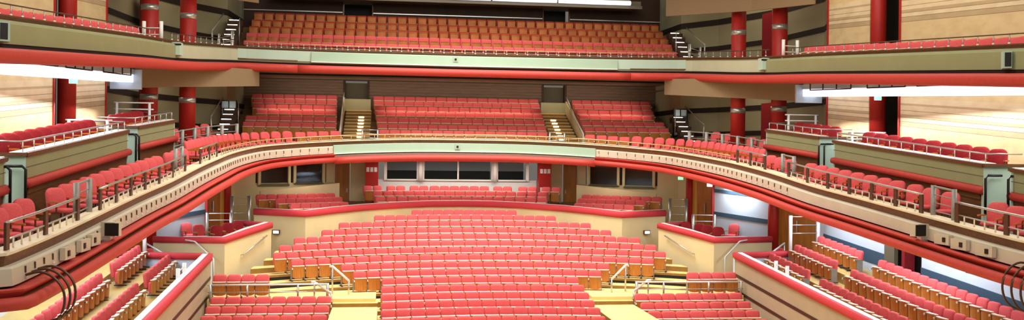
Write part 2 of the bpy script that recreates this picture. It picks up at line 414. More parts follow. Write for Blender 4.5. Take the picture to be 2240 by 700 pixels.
# ---- stalls level side walls, columns and doors
for s in (-1, 1):
    X = s * 14.75
    m = MB().wall([(X, 15), (X, 30.6)], [-7, -7], [-2.4, -1.25], .2 * s, 'cool_wall')
    m.wall([(X, 33.0), (X, 38.0), (s * 14.6, 38.6)], [-7, -7, -7], [-.9, -.45, -.4], .2 * s, 'cool_wall')
    m.wall([(s * 13.5, 40.75), (s * 11.95, 43.85)], -5.2, -.2, .15 * s, 'cool_wall')
    W('wall_' + SIDE[s], m, kind='structure')
    m = MB()
    for (ya, yb, za, zb) in ((15, 30.6, -3.62, -4.97), (33, 38, -3.0, -3.45)):
        z0 = interp(ya, [15, 23.7, 30.3, 36.8], [-4.85, -4.3, -3.7, -3.15]); z1 = interp(yb, [15, 23.7, 30.3, 36.8, 38], [-4.85, -4.3, -3.7, -3.15, -3.1])
        m.hexa([(X - s * .03, ya, z0 - .5), (X, ya, z0 - .5), (X, yb, z1 - .5), (X - s * .03, yb, z1 - .5), (X - s * .03, ya, z0), (X, ya, z0), (X, yb, z1), (X - s * .03, yb, z1)], 'navy_band')
    for z0, h in ((-2.5, .2), (-1.4, .16), (-3.9, .5)):
        a = (s * 13.5, 40.75); b = (s * 11.95, 43.85)
        m.wall([(a[0] - s * .03, a[1] - .02), (b[0] - s * .03, b[1] - .02)], [z0 - .2 - h, z0 - h], [z0 - .2, z0], .03 * s, 'navy_band')
    W('baseboard_' + SIDE[s], m, kind='structure')
    for j, (x, y, r, zb, zt, lab) in enumerate(((11.25, 45.5, .17, -3.6, 0., 'slim red column beside the timber door at the back corner'), (13.5, 40.4, .24, -4.6, -.6, 'red column with a steel foot beside the pale side wall'))):
        c = group_struct('column', f'{lab}, {SIDE[s]} side of the stalls', 'column')
        W('shaft', MB().cyl(s * x, y, zb + .35, zt, r, 'red_paint', 20), c)
        W('foot', MB().cyl(s * x, y, zb - .3, zb + .35, r + .01, 'steel', 20), c, label='steel foot')
    m = MB().box(min(s * 11.85, s * 11.98), max(s * 11.85, s * 11.98), 43.82, 43.98, -4.6, 0, 'red_paint')
    W('trim_' + ('3' if s < 0 else '4'), m, kind='structure')
    d = group_struct(f'door_{3 if s < 0 else 4}', f'honey coloured timber door in the back corner, {SIDE[s]} of the stalls', 'door')
    W('leaf', MB().wall([(s * 12.0, 44.05), (s * 11.45, 45.25)], -4.2, 0., .05 * s, 'door_wood'), d)
    W('jamb', MB().wall([(s * 11.5, 45.1), (s * 11.3, 45.6)], -4.2, 0., .12 * s, 'jamb_wood'), d, label='pale timber jamb')
    W('handle', MB().rbox((s * 11.72, 44.55, -2.4), (.04, .06, .5), 0, 'steel'), d)
    d = group_struct(f'door_{5 if s < 0 else 6}', f'honey coloured timber door in the pale side wall, {SIDE[s]} terrace', 'door')
    W('leaf', MB().wall([(s * 14.6, 38.5), (s * 13.75, 40.2)], -4.8, -.6, .05 * s, 'door_wood'), d)
    W('jamb', MB().wall([(s * 13.9, 39.9), (s * 13.72, 40.35)], -4.8, -.6, .1 * s, 'jamb_wood'), d, label='pale timber jamb')
    W('handle', MB().rbox((s * 14.1, 39.3, -2.9), (.04, .06, .5), 0, 'steel'), d)
    # dark opening in the side wall
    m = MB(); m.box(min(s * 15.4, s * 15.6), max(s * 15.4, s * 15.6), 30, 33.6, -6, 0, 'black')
    m.box(min(s * 14.7, s * 14.85), max(s * 14.7, s * 14.85), 32.3, 33.0, -6, 0, 'grey_door'); m.box(min(s * 14.9, s * 15.3), max(s * 14.9, s * 15.3), 31.95, 32.15, -6, 0, 'dark_red_fabric')
    W('trim_' + ('5' if s < 0 else '6'), m, kind='structure')

# ---- side boxes (upholstered boxes at the ends of the stalls rows)
for s in (-1, 1):
    path = [(s * 10.6, 44.2, -3.14), (s * 8.92, 42.95, -3.14), (s * 9.6, 41.2, -3.3), (s * 10.33, 39.3, -3.5), (s * 12.12, 39.76, -3.52), (s * 13.3, 40.05, -3.52)]
    side = -s
    bx = group_struct('wall_box', f'cream walled box with red padded top at the {SIDE[s]} end of the stalls rows', 'box wall')
    W('panel', MB().sweep(path, [(0, -.1), (-.14, -.1), (-.14, -3.2), (0, -3.2)], 'cream_paint', side=-side), bx)
    W('padded_ledge', MB().sweep(path, [(.07, -.12), (.08, .05), (.04, .12), (-.14, .12), (-.14, -.12)], 'red_ledge', True, side=-side), bx, label='red padded ledge')
    W('ledge_top', MB().sweep(path[1:5], [(-.14, .135), (-.34, .135), (-.34, .09), (-.14, .09)], 'ledge_white', side=-side), bx)
    W('floor', MB().raw([(s * 8.98, 42.9, -4.0), (s * 10.35, 39.4, -4.0), (s * 13.4, 40.1, -4.0), (s * 12, 44, -4.0), (s * 10.7, 44.2, -4.0)], [(0, 1, 2, 3, 4)], 'gallery_floor'), kind='structure')
    W('floor', MB().raw([(s * 8.9, 43, -4.3), (s * 10.7, 44.3, -4.3), (s * 11.6, 46, -4.3), (s * 10, 45.6, -4.3)], [(0, 1, 2, 3)], 'floor_wood'), kind='structure')

# ---- terraces: long parapets beside the stalls, stepped floors
TZ = lambda Y: -3.93 - .0775 * (37.2 - Y)
for s in (-1, 1):
    side = 1 if s < 0 else -1
    path = [(s * 10.4, 18, TZ(18)), (s * 10.42, 27, TZ(27)), (s * 10.5, 37.2, TZ(37.2))]
    tp = group_struct('wall_terrace', f'long striped parapet with a red padded top along the {SIDE[s]} terrace', 'parapet wall')
    W('panel', MB().sweep(path, [(0, -.1), (-.14, -.1), (-.14, -3.4), (0, -3.4)], 'parapet_panel', side=side), tp)
    st = MB()
    for z in (-.78, -1.4): st.sweep(path, rect(-.01, .015, z - .09, z + .03), 'parapet_stripe', side=side)
    W('stripe', st, tp, label='dark brown stripe')
    W('padded_ledge', MB().sweep(path, [(.07, -.14), (.08, .05), (.04, .1), (-.1, .1), (-.1, -.14)], 'red_ledge', True, side=side), tp, label='red padded ledge')
    W('ledge_top', MB().sweep(path, [(-.1, .11), (-.3, .11), (-.3, .06), (-.1, .06)], 'ledge_white', side=side), tp)
    e = [(s * 10.5, 37.25, TZ(37.2)), (s * 12.7, 37.55, TZ(37.2) + .02), (s * 14.7, 37.8, TZ(37.2) + .04)]
    tq = group_struct('wall_terrace_end', f'pale end wall with a red padded top closing the {SIDE[s]} terrace', 'parapet wall')
    W('panel', MB().sweep(e, [(0, -.1), (-.14, -.1), (-.14, -2.4), (0, -2.4)], 'blue_white', side=s), tq)
    W('padded_ledge', MB().sweep(e, [(.05, -.14), (.06, .05), (.03, .1), (-.2, .1), (-.2, -.14)], 'red_ledge', True, side=s), tq, label='red padded ledge')
    m = MB()
    for (x0, x1, top) in ((10.5, 12.35, -4.72), (12.35, 13.4, -4.36), (13.4, 14.75, -3.98)):
        a, b = sorted((s * x0, s * x1))
        ya, yb = 15, 37.2; za = top - .0865 * (37.2 - ya); zb = top
        m.hexa([(a, ya, za - 1.2), (b, ya, za - 1.2), (b, yb, zb - 1.2), (a, yb, zb - 1.2), (a, ya, za), (b, ya, za), (b, yb, zb), (a, yb, zb)], 'terrace_floor')
    # passage between box and terrace with its three dark steps
    for i, (x0, x1, z) in enumerate(((10.4, 11.0, -5.2), (11.0, 11.6, -5.0), (11.6, 14.75, -4.8))):
        a, b = sorted((s * x0, s * x1)); m.box(a, b, 37.4, 40, z - .8, z, 'step_edge')
    W('floor', m, kind='structure')

# ---- mid tier front
side_part = lambda p: abs(p[0]) > 6.2
mf = group_struct('wall_mid_tier_front', 'curved front of the middle tier, cream band over rolled red upholstery', 'balcony front')
W('ledge', MB().sweep(MID, rect(-.4, .03, -.05, 0), 'ledge_pale'), mf)
W('timber_band', MB().sweep(MID, [(0, -.05), (-.04, -.25), (-.2, -.25), (-.2, -.05)], 'ledge_wood'), mf, label='dark timber band under the ledge')
W('fascia', MB().sweep(MID, [(0, -.25), (.08, -.25), (.13, -.29), (.15, -.6), (-.2, -.6), (-.2, -.25)], 'fascia_cream'), mf)
cen = [p for p in MID if abs(p[0]) < 6.6]
assert max(p[0] for p in cen) > 6.2
W('fascia_panel', MB().sweep(offset(cen, 0), [(.05, -.2), (.2, -.22), (.22, -.6), (.05, -.6)], 'fascia_teal'), mf, label='pale teal panel over the control room')
W('gap', MB().sweep(MID, rect(-.2, .04, -.7, -.6), 'dark_gap'), mf)
XC = max(p[0] for p in cen)
Lp = [p for p in MID if p[0] < -XC + .01]; Rp = [p for p in MID if p[0] > XC - .01]
for q in (Lp, Rp):
    W('upholstered_band', MB().sweep(q, [(.02, -.66), (.36, -.62), (.4, -.65), (.38, -.69), (.24, -.81), (.02, -.81)], 'red_roll'), mf, label='flat red upholstered band')
    W('upholstered_roll', MB().sweep(q, circ(.42, -.905, .125, 16), 'red_roll', True), mf, label='rolled red upholstery')
W('trim_strip', MB().sweep(cen, rect(.2, .27, -.64, -.6), 'white_paint'), mf, label='thin white strip')
W('timber_strip', MB().sweep(cen, [(.02, -.68), (.26, -.68), (.3, -.79), (.02, -.79)], 'ledge_wood'), mf)
W('upholstered_roll', MB().sweep(cen, circ(.36, -.94, .16), 'red_roll', True), mf, label='rolled red upholstery')
m = MB().sweep(MID, [(-.2, -.3), (-4., -.3), (-4., -.95), (.3, -.95), (.3, -.8), (-.2, -.8)], 'gallery_floor')
W('floor', m, kind='structure')
# small cleats along the cream fascia
cle = MB().box(-.011, .011, -.015, .015, -.03, .1, 'bronze'); cle.box(-.02, .02, -.035, -.01, -.1, -.07, 'step_white')
cme = cle.mesh('cleat')
n = 0
for p in walk(offset(MID, .15, -.42), .46, .9):
    if abs(p[0]) < 5.7 or n >= 98 or p[1] < 18.8: continue
    o = link('cleat', cme, mf); o.location = (p[0], p[1], p[2] - 0); o.rotation_euler.z = p[3]; n += 1

# ---- upper tier front
uf = group_struct('wall_upper_tier_front', 'front of the upper tier, olive band over one thick red roll', 'balcony front')
W('ledge', MB().sweep(UP, rect(-.4, .03, -.04, 0), 'ledge_wood'), uf)
W('timber_band', MB().sweep(UP, [(0, -.04), (-.03, -.12), (-.2, -.12), (-.2, -.04)], 'ledge_wood'), uf)
W('fascia', MB().sweep(UP, [(0, -.12), (.1, -.16), (.13, -.22), (.13, -.7), (-.2, -.7), (-.2, -.12)], 'fascia_olive'), uf)
ucen = [p for p in UP if abs(p[0]) < 7.9]; ucen2 = [p for p in UP if abs(p[0]) < 10.9]
W('fascia_panel', MB().sweep(ucen2, [(.05, -.14), (.17, -.14), (.17, -.62), (.05, -.62)], 'pale_green'), uf, label='pale green panel')
W('fascia_panel', MB().sweep(ucen, [(.1, -.14), (.24, -.18), (.26, -.62), (.1, -.62)], 'fascia_teal'), uf, label='pale teal panel in the middle')
W('trim_strip', MB().sweep(ucen, rect(.24, .29, -.66, -.62), 'white_paint'), uf, label='thin white strip')
for s in (-1, 1):
    W('trim_strip', MB().sweep([p for p in UP if 7.6 < p[0] * s < 10.9], rect(.15, .19, -.63, -.58), 'ledge_wood'), uf, label='thin dark strip')
    q = [p for p in UP if p[0] * s > 10.8 and p[1] > 37.5]
    W('fascia_panel', MB().sweep(q, [(.05, -.17), (.15, -.18), (.15, -.68), (.05, -.68)], 'fascia_pale'), uf, label='cream panel at the corner')
W('gap', MB().sweep(UP, rect(-.2, .1, -.82, -.7), 'dark_gap'), uf)
for q in ([p for p in UP if p[0] < -8], [p for p in UP if abs(p[0]) < 8.2], [p for p in UP if p[0] > 8]):
    W('upholstered_roll', MB().sweep(q, circ(.33, -.99, .185), 'red_roll', True), uf, label='thick red roll')
m = MB().sweep(UP, [(-.2, -.25), (-2.2, -.25), (-2.2, -1.02), (.2, -1.02), (.2, -.8), (-.2, -.8)], 'grey_soffit')
W('floor', m, kind='structure')
m = MB().hexa([(-11.5, 47.4, 4.06), (11.5, 47.4, 4.06), (11.5, 54, 4.24), (-11.5, 54, 4.24), (-11.5, 47.4, 4.3), (11.5, 47.4, 4.3), (11.5, 54, 4.4), (-11.5, 54, 4.4)], 'grey_soffit')
m.box(-11, 11, 47.6, 48.0, 3.98, 4.06, 'black')
W('ceiling', m, kind='structure')

# ---- corner bulkheads under the upper and the third tier
for s in (-1, 1):
    m = MB().wall([(s * 13.45, 37.5), (s * 12.6, 40.2), (s * 9.82, 45.25)], [2.5, 2.75, 3.22], [3.5, 3.7, 4.0], .1 * s, 'brown_panel')
    W('beam', m, kind='structure')
    m = MB().wall([(s * 13.6, 36.8), (s * 12.4, 40.5), (s * 9.9, 45.4)], [6.5, 6.75, 7.15], 10.5, .1 * s, 'brown_panel')
    W('beam', m, kind='structure')

# ---- middle tier: stepped floor and the walls behind
GR = [(47.2 + .88 * k, z) for k, z in enumerate((1.32, 1.65, 1.99, 2.37, 2.68, 3.01, 3.32))]
m = MB()
for k, (y, z) in enumerate(GR):
    if k == 0: m.box(-11.3, 11.3, 46.9, 54, -.1, z - SH, 'gallery_floor')
    else: m.box(-11.6, 11.6, y - .3, 54, GR[k - 1][1] - SH - .1, z - SH, 'gallery_floor')
W('floor', m, kind='structure')
m = MB()
m.box(-4.85, 4.95, 53.3, 53.5, 2.3, 4.3, 'slat_brown'); m.box(-11.8, -6.3, 53.3, 53.5, 2.3, 4.3, 'slat_brown'); m.box(6.4, 11.8, 53.3, 53.5, 2.3, 4.3, 'slat_brown')
for z in np.arange(3.25, 4.15, .17):
    for a, b in ((-4.85, 4.95), (-11.8, -6.3), (6.4, 11.8)): m.box(a, b, 53.22, 53.3, z, z + .11, 'slat_brown')
W('wall_back', m, kind='structure')
for s, a, b in ((-1, -6.3, -4.85), (1, 4.95, 6.4)):
    d = group_struct(f'door_{7 if s < 0 else 8}', f'grey doorway at the top of the {SIDE[s]} aisle stair of the middle tier', 'door')
    W('leaf', MB().box(a + .08, b - .08, 53.6, 53.66, 2.3, 4.1, 'grey_door'), d)
    W('frame', MB().box(a, a + .12, 53.2, 53.7, 2.3, 4.2, 'dark_brown').box(b - .12, b, 53.2, 53.7, 2.3, 4.2, 'dark_brown'), d)
    # aisle stair: low wall at its head, treads with lit nosings
    stw = MB().box(min(s * 4.75, s * 6.2), max(s * 4.75, s * 6.2), 52.2, 52.35, 2.3, 3.12, 'olive_wall')
    W('partition', stw, kind='structure')
    st = group_struct('stair', f'{SIDE[s]} aisle stair of the middle tier with small lights on its treads', 'stair')
    tr = MB(); li = []
    n = 12
    for i in range(n):
        y = 46.9 + i * .44; z = .46 + i * .185
        tr.box(min(s * 4.7, s * 6.05), max(s * 4.7, s * 6.05), y, y + .5, z - .3, z, 'floor_wood' if i % 1 == 0 else 'step_edge')
        tr.box(min(s * 4.7, s * 6.05), max(s * 4.7, s * 6.05), y - .02, y, z - .19, z - .05, 'step_edge')
    W('treads', tr, st)
    for i in range(1, n - 2, 1):
        y = 46.9 + i * .44; z = .46 + i * .185
        W('step_light', MB().box(s * 5.22 - .14, s * 5.22 + .14, y - .045, y - .02, z - .09, z - .03, 'step_lamp'), st)
    W('handrail', MB().tube([(s * 6.15, 47.2, 1.25), (s * 6.18, 49.8, 2.3), (s * 6.2, 52.2, 3.45)], .035, 'white_rail').tube([(s * 6.15, 47.2, .6), (s * 6.15, 47.2, 1.25)], .035, 'white_rail').tube([(s * 6.18, 49.8, 1.4), (s * 6.18, 49.8, 2.3)], .035, 'white_rail'), st)
    W('side_panel', MB().hexa([(s * 6.15, 47.0, .4), (s * 6.23, 47.0, .4), (s * 6.23, 52.2, 2.5), (s * 6.15, 52.2, 2.5), (s * 6.15, 47.0, 1.0), (s * 6.23, 47.0, 1.0), (s * 6.23, 52.2, 3.2), (s * 6.15, 52.2, 3.2)], 'cream_paint'), st, label='cream side panel')

# ---- upper tier: stepped floor and wall behind
UR = [(47.3 + .88 * k, z) for k, z in enumerate((5.62, 6.1, 6.57, 7.03, 7.53))]
m = MB()
for k, (y, z) in enumerate(UR):
    m.box(-11.4, 11.4, y - .3 if k else 46.4, 53, (UR[k - 1][1] if k else 5.3) - SH - .15, z - SH, 'gallery_floor')
W('floor', m, kind='structure')
m = MB()
m.box(-11.6, -6.3, 52.2, 52.4, 6, 9.2, 'dark_brown'); m.box(-4.7, 4.8, 52.2, 52.4, 6, 9.2, 'dark_brown'); m.box(6.3, 11.6, 52.2, 52.4, 6, 9.2, 'dark_brown')
m.box(-6.3, -4.7, 53.3, 53.4, 6, 9.2, 'black'); m.box(4.8, 6.3, 53.3, 53.4, 6, 9.2, 'black')
for a, b in ((-11.6, -6.3), (-4.7, 4.8), (6.3, 11.6)): m.box(a, b, 52.1, 52.2, 7.82, 7.87, 'steel')
for x in (-6.3, -4.7, 4.8, 6.3): m.box(x - .03, x + .03, 52.1, 52.2, 7.6, 8.6, 'bronze')
W('wall_back', m, kind='structure')
# third tier edge and the light cove under it
m = MB().box(-10, 10.0, 50.2, 50.5, 8.25, 8.42, 'grey_soffit').box(-10, 10.0, 50.45, 53, 8.42, 8.7, 'grey_soffit')
W('ceiling', m, kind='structure')
for i, (a, b) in enumerate(((-5.2, -1.9), (-1.8, 1.6), (1.7, 5.2), (5.3, 9.3))):
    t = thing('cove_light', ((a + b) / 2, 50.1, 8.36), f'white light cove segment above the upper tier seats, {ordw(i + 1)} from the left', 'light', 'light coves above the upper tier')
    W('diffuser', MB().tube([(a, 50.05, 8.53), ((a + b) / 2, 50.0, 8.51), (b, 50.05, 8.53)], .12, 'lamp_cool', 10), t)
    W('housing', MB().box(a, b, 50.18, 50.28, 8.4, 8.72, 'grey_soffit'), t)

# ---- corners behind the side seats: dark striped walls, red columns, doors
for s in (-1, 1):
    poly = [(s * 14.6, 37.1), (s * 15.4, 39.5), (s * 14.9, 44), (s * 13.4, 47.5), (s * 12.0, 49.5), (s * 11.7, 53.4)]
    for (z0, z1, bands) in ((-.6, 4.0, ((1.25, .24), (2.5, .26))), (3.9, 9.5, ((5.75, .25), (7.1, .3)))):
        m = MB().wall(poly, z0, z1, .12 * s, 'olive_wall')
        for z, h in bands: m.wall([(x - s * .03, y - .02) for x, y in poly], z, z + h, .03 * s, 'dark_band')
        W('wall_corner_' + SIDE[s], m, kind='structure')
    for j, (x, y) in enumerate(((13.5, 39.93), (12.43, 42.1))):
        c = group_struct('column', f'thick red column with steel bands in the {SIDE[s]} corner, {"nearer the timber wall" if j == 0 else "nearer the back seats"}', 'column')
        W('shaft', MB().cyl(s * x, y, -1.2, 9, .34, 'red_paint', 24), c)
        b = MB()
        for z in (2.3, 5.95): b.cyl(s * x, y, z - .12, z + .12, .35, 'steel', 24)
        W('band', b, c, label='polished steel band')
    for z0 in (-.2, 4.2):
        d = group_struct('door_' + str(9 + (s > 0) + (2 if z0 > 0 else 0)), f'dark red door behind the {SIDE[s]} corner columns on the {"upper" if z0 > 0 else "middle"} tier', 'door')
        W('leaf', MB().rbox((s * 14.55, 43.6, z0 + 1.5), (.12, 1.1, 3), s * .15, 'dark_red_fabric'), d)
        W('leaf', MB().rbox((s * 15.1, 38.3, z0 + 1.5), (.12, .9, 3), -s * .3, 'dark_red_fabric'), d)

# ---- pale timber side walls of the two upper tiers, with red-edged openings
for s in (-1, 1):
    m = MB()
    X = s * 14.4
    for (y0, y1) in ((15, 31.5), (33.7, 37.05)):
        m.wall([(X, y0), (X, y1)], -1.4, 10.5, .25 * s, 'timber_wall')
    W('wall_' + SIDE[s], m, kind='structure')
    m = MB()
    for y in (31.5, 37.07): m.box(X - .05 if s > 0 else X - .02, X + .02 if s > 0 else X + .05, y - .02, y + .07, -1.2, 10.5, 'red_paint')
    W('trim_' + ('7' if s < 0 else '8'), m, kind='structure')
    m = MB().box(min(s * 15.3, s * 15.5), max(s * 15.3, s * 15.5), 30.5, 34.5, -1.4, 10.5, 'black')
    W('wall_recess_' + SIDE[s], m, kind='structure')
    c = group_struct('column', f'red column in the dark opening of the {SIDE[s]} timber wall', 'column')
    W('shaft', MB().cyl(s * 14.58, 33.38, .75, 10.5, .29, 'red_paint', 24), c)
    W('foot', MB().cyl(s * 14.58, 33.38, -.6, .75, .295, 'steel', 24), c, label='steel sleeve')

# ---- boxes of the middle tier along the timber walls
BZ = lambda Y: interp(Y, [15, 23.8, 32.3, 33.4, 37.7], [-.86, -.02, .77, .93, 1.32])
for s in (-1, 1):
    side = 1 if s < 0 else -1
    for j, (y0, y1, lab) in enumerate(((17.5, 22.7, 'nearest the stage'), (23.8, 32.3, 'in the middle of the row'), (33.4, 37.75, 'farthest from the stage'))):
        x0, x1 = ((12.5, 12.45), (12.41, 12.3), (12.28, 12.0))[j]
        path = [(s * 14.4, y0, BZ(y0)), (s * x0, y0, BZ(y0)), (s * (x0 + x1) / 2, (y0 + y1) / 2, BZ((y0 + y1) / 2)), (s * x1, y1, BZ(y1)), (s * 14.2, y1, BZ(y1))]
        if s > 0: sd = -1
        else: sd = 1
        b = group_struct('wall_side_box', f'raised box front on the {SIDE[s]} side of the middle tier, {lab}', 'box front')
        fr = path[1:4]
        W('panel', MB().sweep(fr, [(0, -.06), (-.1, -.06), (-.1, -.72), (0, -.72)], 'fascia_olive', side=sd), b)
        W('groove', MB().sweep(fr, rect(-.02, .006, -.36, -.34), 'grey_door', side=sd), b)
        W('ledge', MB().sweep(fr, rect(-.36, .05, -.1, 0), 'ledge_wood', side=sd).sweep(fr, rect(-.38, -.02, 0, .015), 'ledge_white', side=sd), b)
        W('upholstered_roll', MB().sweep(fr, [(.0, -.62), (.1, -.64), (.14, -.72), (.12, -.82), (0, -.86)], 'red_roll', True, side=sd), b, label='red upholstered roll')
        W('lower_panel', MB().sweep(fr, [(-.02, -.84), (-.1, -.84), (-.1, -2.2), (-.02, -2.2)], 'ledge_wood', side=sd), b, label='dark timber panel')
        for (yy, nm) in ((y0, 'end_panel'), (y1, 'end_panel')):
            xx = x0 if yy == y0 else x1; z = BZ(yy)
            e = MB().box(min(s * xx, s * 14.3), max(s * xx, s * 14.3), yy - (0.0 if yy == y0 else .08), yy + (.08 if yy == y0 else 0), z - 2.0, z - .06, 'pale_green')
            e.box(min(s * (xx - .03), s * 14.3), max(s * (xx - .03), s * 14.3), yy - .1, yy + .1, z - .08, z, 'ledge_wood')
            W(nm, e, b, label='pale green end panel')
        f = MB(); a, c2 = sorted((s * (x0 - .02), s * 14.4))
        y0 += .12; f.hexa([(a, y0, BZ(y0) - 1.0), (c2, y0, BZ(y0) - 1.0), (c2, y1, BZ(y1) - 1.0), (a, y1, BZ(y1) - 1.0), (a, y0, BZ(y0) - .75), (c2, y0, BZ(y0) - .75), (c2, y1, BZ(y1) - .75), (a, y1, BZ(y1) - .75)], 'gallery_floor')
        W('floor', f, kind='structure')
    # curved grab rails in the gaps between boxes
    for j, (y, x) in enumerate(((22.75, 12.45), (32.9, 12.3))):
        for i, (dy, xx) in enumerate(((-.12, x), (.85 if j == 0 else .35, x + .02))):
            z = BZ(y)
            t = MB().tube([(s * (xx + .35), y + dy, z - .22), (s * (xx - .05), y + dy, z - .22), (s * (xx - .13), y + dy, z - .3), (s * (xx - .13), y + dy, z - 1.3)], .035, 'dark_metal', 8)
            W('grab_rail', t, label=f'bent dark grab rail at the {SIDE[s]} box gap {"by the far pair" if j else "by the near pair"}, {"stage side" if i == 0 else "back side"}', cat='handrail')

exec_later = []
# ================================================================== SEATS
def rounded_outline(w, z0, z1, r_top, r_bot, n=5):
    P = []
    for cx, cz, r, a0 in ((w / 2 - r_bot, z0 + r_bot, r_bot, -90), (w / 2 - r_top, z1 - r_top, r_top, 0), (-w / 2 + r_top, z1 - r_top, r_top, 90), (-w / 2 + r_bot, z0 + r_bot, r_bot, 180)):
        for k in range(n):
            a = math.radians(a0 + 90 * k / (n - 1)); P.append((cx + r * math.cos(a), cz + r * math.sin(a)))
    return P
def cushion(mb, w, z0, z1, y0, y1, rt, rb, m, tilt=0., bulge=.02, n=4, lean0=0.):
    """upholstered pad standing up: rounded outline in x-z, soft edges, front at y0 (stage side)"""
    out = rounded_outline(w, z0, z1, rt, rb, n); N = len(out); cz = (z0 + z1) / 2
    rings = []
    for y, sc_ in ((y1, .93), (y1 - .02, 1.0), (y0 + .03, 1.0), (y0 + .006, .95), (y0 - bulge * .6, .78)):
        rings.append([(x * sc_, y + (z - z0) * tilt + lean0, cz + (z - cz) * sc_) for x, z in out])
    vs = [p for r in rings for p in r]; fs = []
    for i in range(len(rings) - 1):
        for k in range(N): fs.append((i * N + k, i * N + (k + 1) % N, (i + 1) * N + (k + 1) % N, (i + 1) * N + k))
    fs.append(tuple(range(N))); fs.append(tuple((len(rings) - 1) * N + k for k in range(N))[::-1])
    mb.raw(vs, fs, m, True)
    return mb
def seat_parts(pitch=.53, fabric='red_fabric', wood='seat_wood', rt=.1, ST=.6, sw=1., rimm='rim_wood'):
    w = pitch - .015
    back = cushion(MB(), w, .34, SH, .06, .17, rt, .05, fabric, tilt=.12)
    # tipped-up seat: a curved wooden shell, pad towards the backrest
    sh = MB(); nx = 7; vs = []; 
    prof = []
    for i in range(nx):
        x = (-w / 2 * .94 + w * .94 * i / (nx - 1)) * sw; yb = -.1 - .035 * math.cos(PI * x / w)
        zb = .1 + .06 * abs(2 * x / w) ** 3
        prof.append((x, yb, zb))
    for (x, y, z) in prof: vs += [(x, y, z), (x, y - .01, ST), (x, y + .05, ST), (x, y + .05, z)]
    fs = []
    for i in range(nx - 1):
        for k in range(4): fs.append((i * 4 + k, i * 4 + (k + 1) % 4, (i + 1) * 4 + (k + 1) % 4, (i + 1) * 4 + k))
    fs += [(3, 2, 1, 0), tuple((nx - 1) * 4 + k for k in range(4))]
    sh.raw(vs, fs, wood)
    pad = cushion(MB(), w * .9, .16, .53, -.06, .05, .05, .05, fabric)
    sh.raw(pad.v, pad.f, fabric, True)
    rim = MB(); vs = []
    for (x, y, z) in prof: vs += [(x, y - .03, ST - .005), (x, y - .03, ST + .022), (x, y + .08, ST + .022), (x, y + .08, ST - .01)]
    rim.raw(vs, fs, rimm)
    leg = MB(); leg.box(w / 2 - .005, w / 2 + .02, -.08, .16, .02, .5, 'grey_steel'); leg.box(w / 2 - .02, w / 2 + .05, -.22, .2, 0, .03, 'dark_metal')
    arm = MB(); arm.box(w / 2 - .015, w / 2 + .025, -.17, .12, .5, .54, 'grey_steel'); arm.box(w / 2 - .01, w / 2 + .025, -.2, -.17, .48, .54, 'rim_wood')
    leg2 = MB(); leg2.box(-w / 2 - .02, -w / 2 + .005, -.08, .16, .02, .5, 'grey_steel'); leg2.box(-w / 2 - .05, -w / 2 + .02, -.22, .2, 0, .03, 'dark_metal')
    arm2 = MB(); arm2.box(-w / 2 - .03, -w / 2 + .015, -.17, .12, .5, .54, 'grey_steel'); arm2.box(-w / 2 - .025, -w / 2 + .01, -.2, -.17, .48, .54, 'rim_wood')
    return dict(backrest=back, seat=sh, rim=rim, leg=leg, armrest=arm, leg2=leg2, armrest2=arm2)
STALLS = seat_parts()
ME = {k: v.mesh('stalls_seat_' + k) for k, v in STALLS.items()}
def merged(parts, keys):
    m = MB()
    for k in keys:
        p = parts[k]
        for f, mi, sm in zip(p.f, p.m, p.sm): pass
        o = len(m.v); m.v += p.v
        for f, mi, sm in zip(p.f, p.m, p.sm):
            m.f.append(tuple(o + q for q in f)); m.m.append(m.mi(p.mats[mi])); m.sm.append(sm)
    return m
def stalls_seat(x, y, z, rz, sx, label, group, end):
    t = bpy.data.objects.new('stalls_seat', None); COL.objects.link(t); t.empty_display_size = .1
    t.location = (x, y, z + E); t.rotation_euler.z = rz; t.scale = (sx, 1, 1)
    props(t, label, 'seat', group)
    link('backrest', ME['backrest'], t); q = link('seat', ME['seat'], t); link('rim', ME['rim'], q)
    link('leg', ME['leg'], t); link('armrest', ME['armrest'], t)
    if end: link('leg', ME['leg2'], t); link('armrest', ME['armrest2'], t)
    return t
STUFF = {}
def into_stuff(key, mesh_mb, x, y, z, rz, sx):
    S = STUFF.setdefault(key, MB()); o = len(S.v); c, s_ = math.cos(rz), math.sin(rz)
    v = np.array(mesh_mb.v); vx = v[:, 0] * sx
    out = np.stack([x + vx * c - v[:, 1] * s_, y + vx * s_ + v[:, 1] * c, z + v[:, 2]], 1)
    S.v += [tuple(p) for p in out.tolist()]
    mm = [S.mi(k) for k in mesh_mb.mats]
    S.f += [tuple(o + q for q in f) for f in mesh_mb.f]; S.m += [mm[i] for i in mesh_mb.m]; S.sm += mesh_mb.sm
SEATS = []   # (dist, x, y, z, rz, sx, label, group, end)
CAM = (-3.84, 0.)
def row_of(a, b, n, ztop, rz, label_fn, group, curve=None, zc=0., lr=True):
    """n seats from a to b (plan points), optional sag curve(X)->y shift"""
    p = math.dist(a, b) / n
    for i in range(n):
        t = (i + .5) / n; x = a[0] + (b[0] - a[0]) * t; y = a[1] + (b[1] - a[1]) * t
        th = rz
        if curve: y -= x * x / curve; th = -math.atan(2 * x / curve) * 1.3
        z = (ztop(t) if callable(ztop) else ztop) - zc * x * x - SH
        SEATS.append((math.hypot(x - CAM[0], y), x, y, z, th, p / .53, label_fn(i), group, i == 0))
for k, (y0, zt, xl, xr, n) in enumerate(ROWS):
    rk = len(ROWS) - k
    if k == 16: continue
    rk = 16 - k
    nm = 'lowest' if rk == 1 else f'{ordw(rk)} lowest'
    row_of((xl - .26 + .26, y0), (xr, y0), n, zt, 0, lambda i, nm=nm: f'red tip-up seat, {ordw(i + 1)} from the left in the {nm} central stalls row', 'central stalls seats', curve=60, zc=.002)
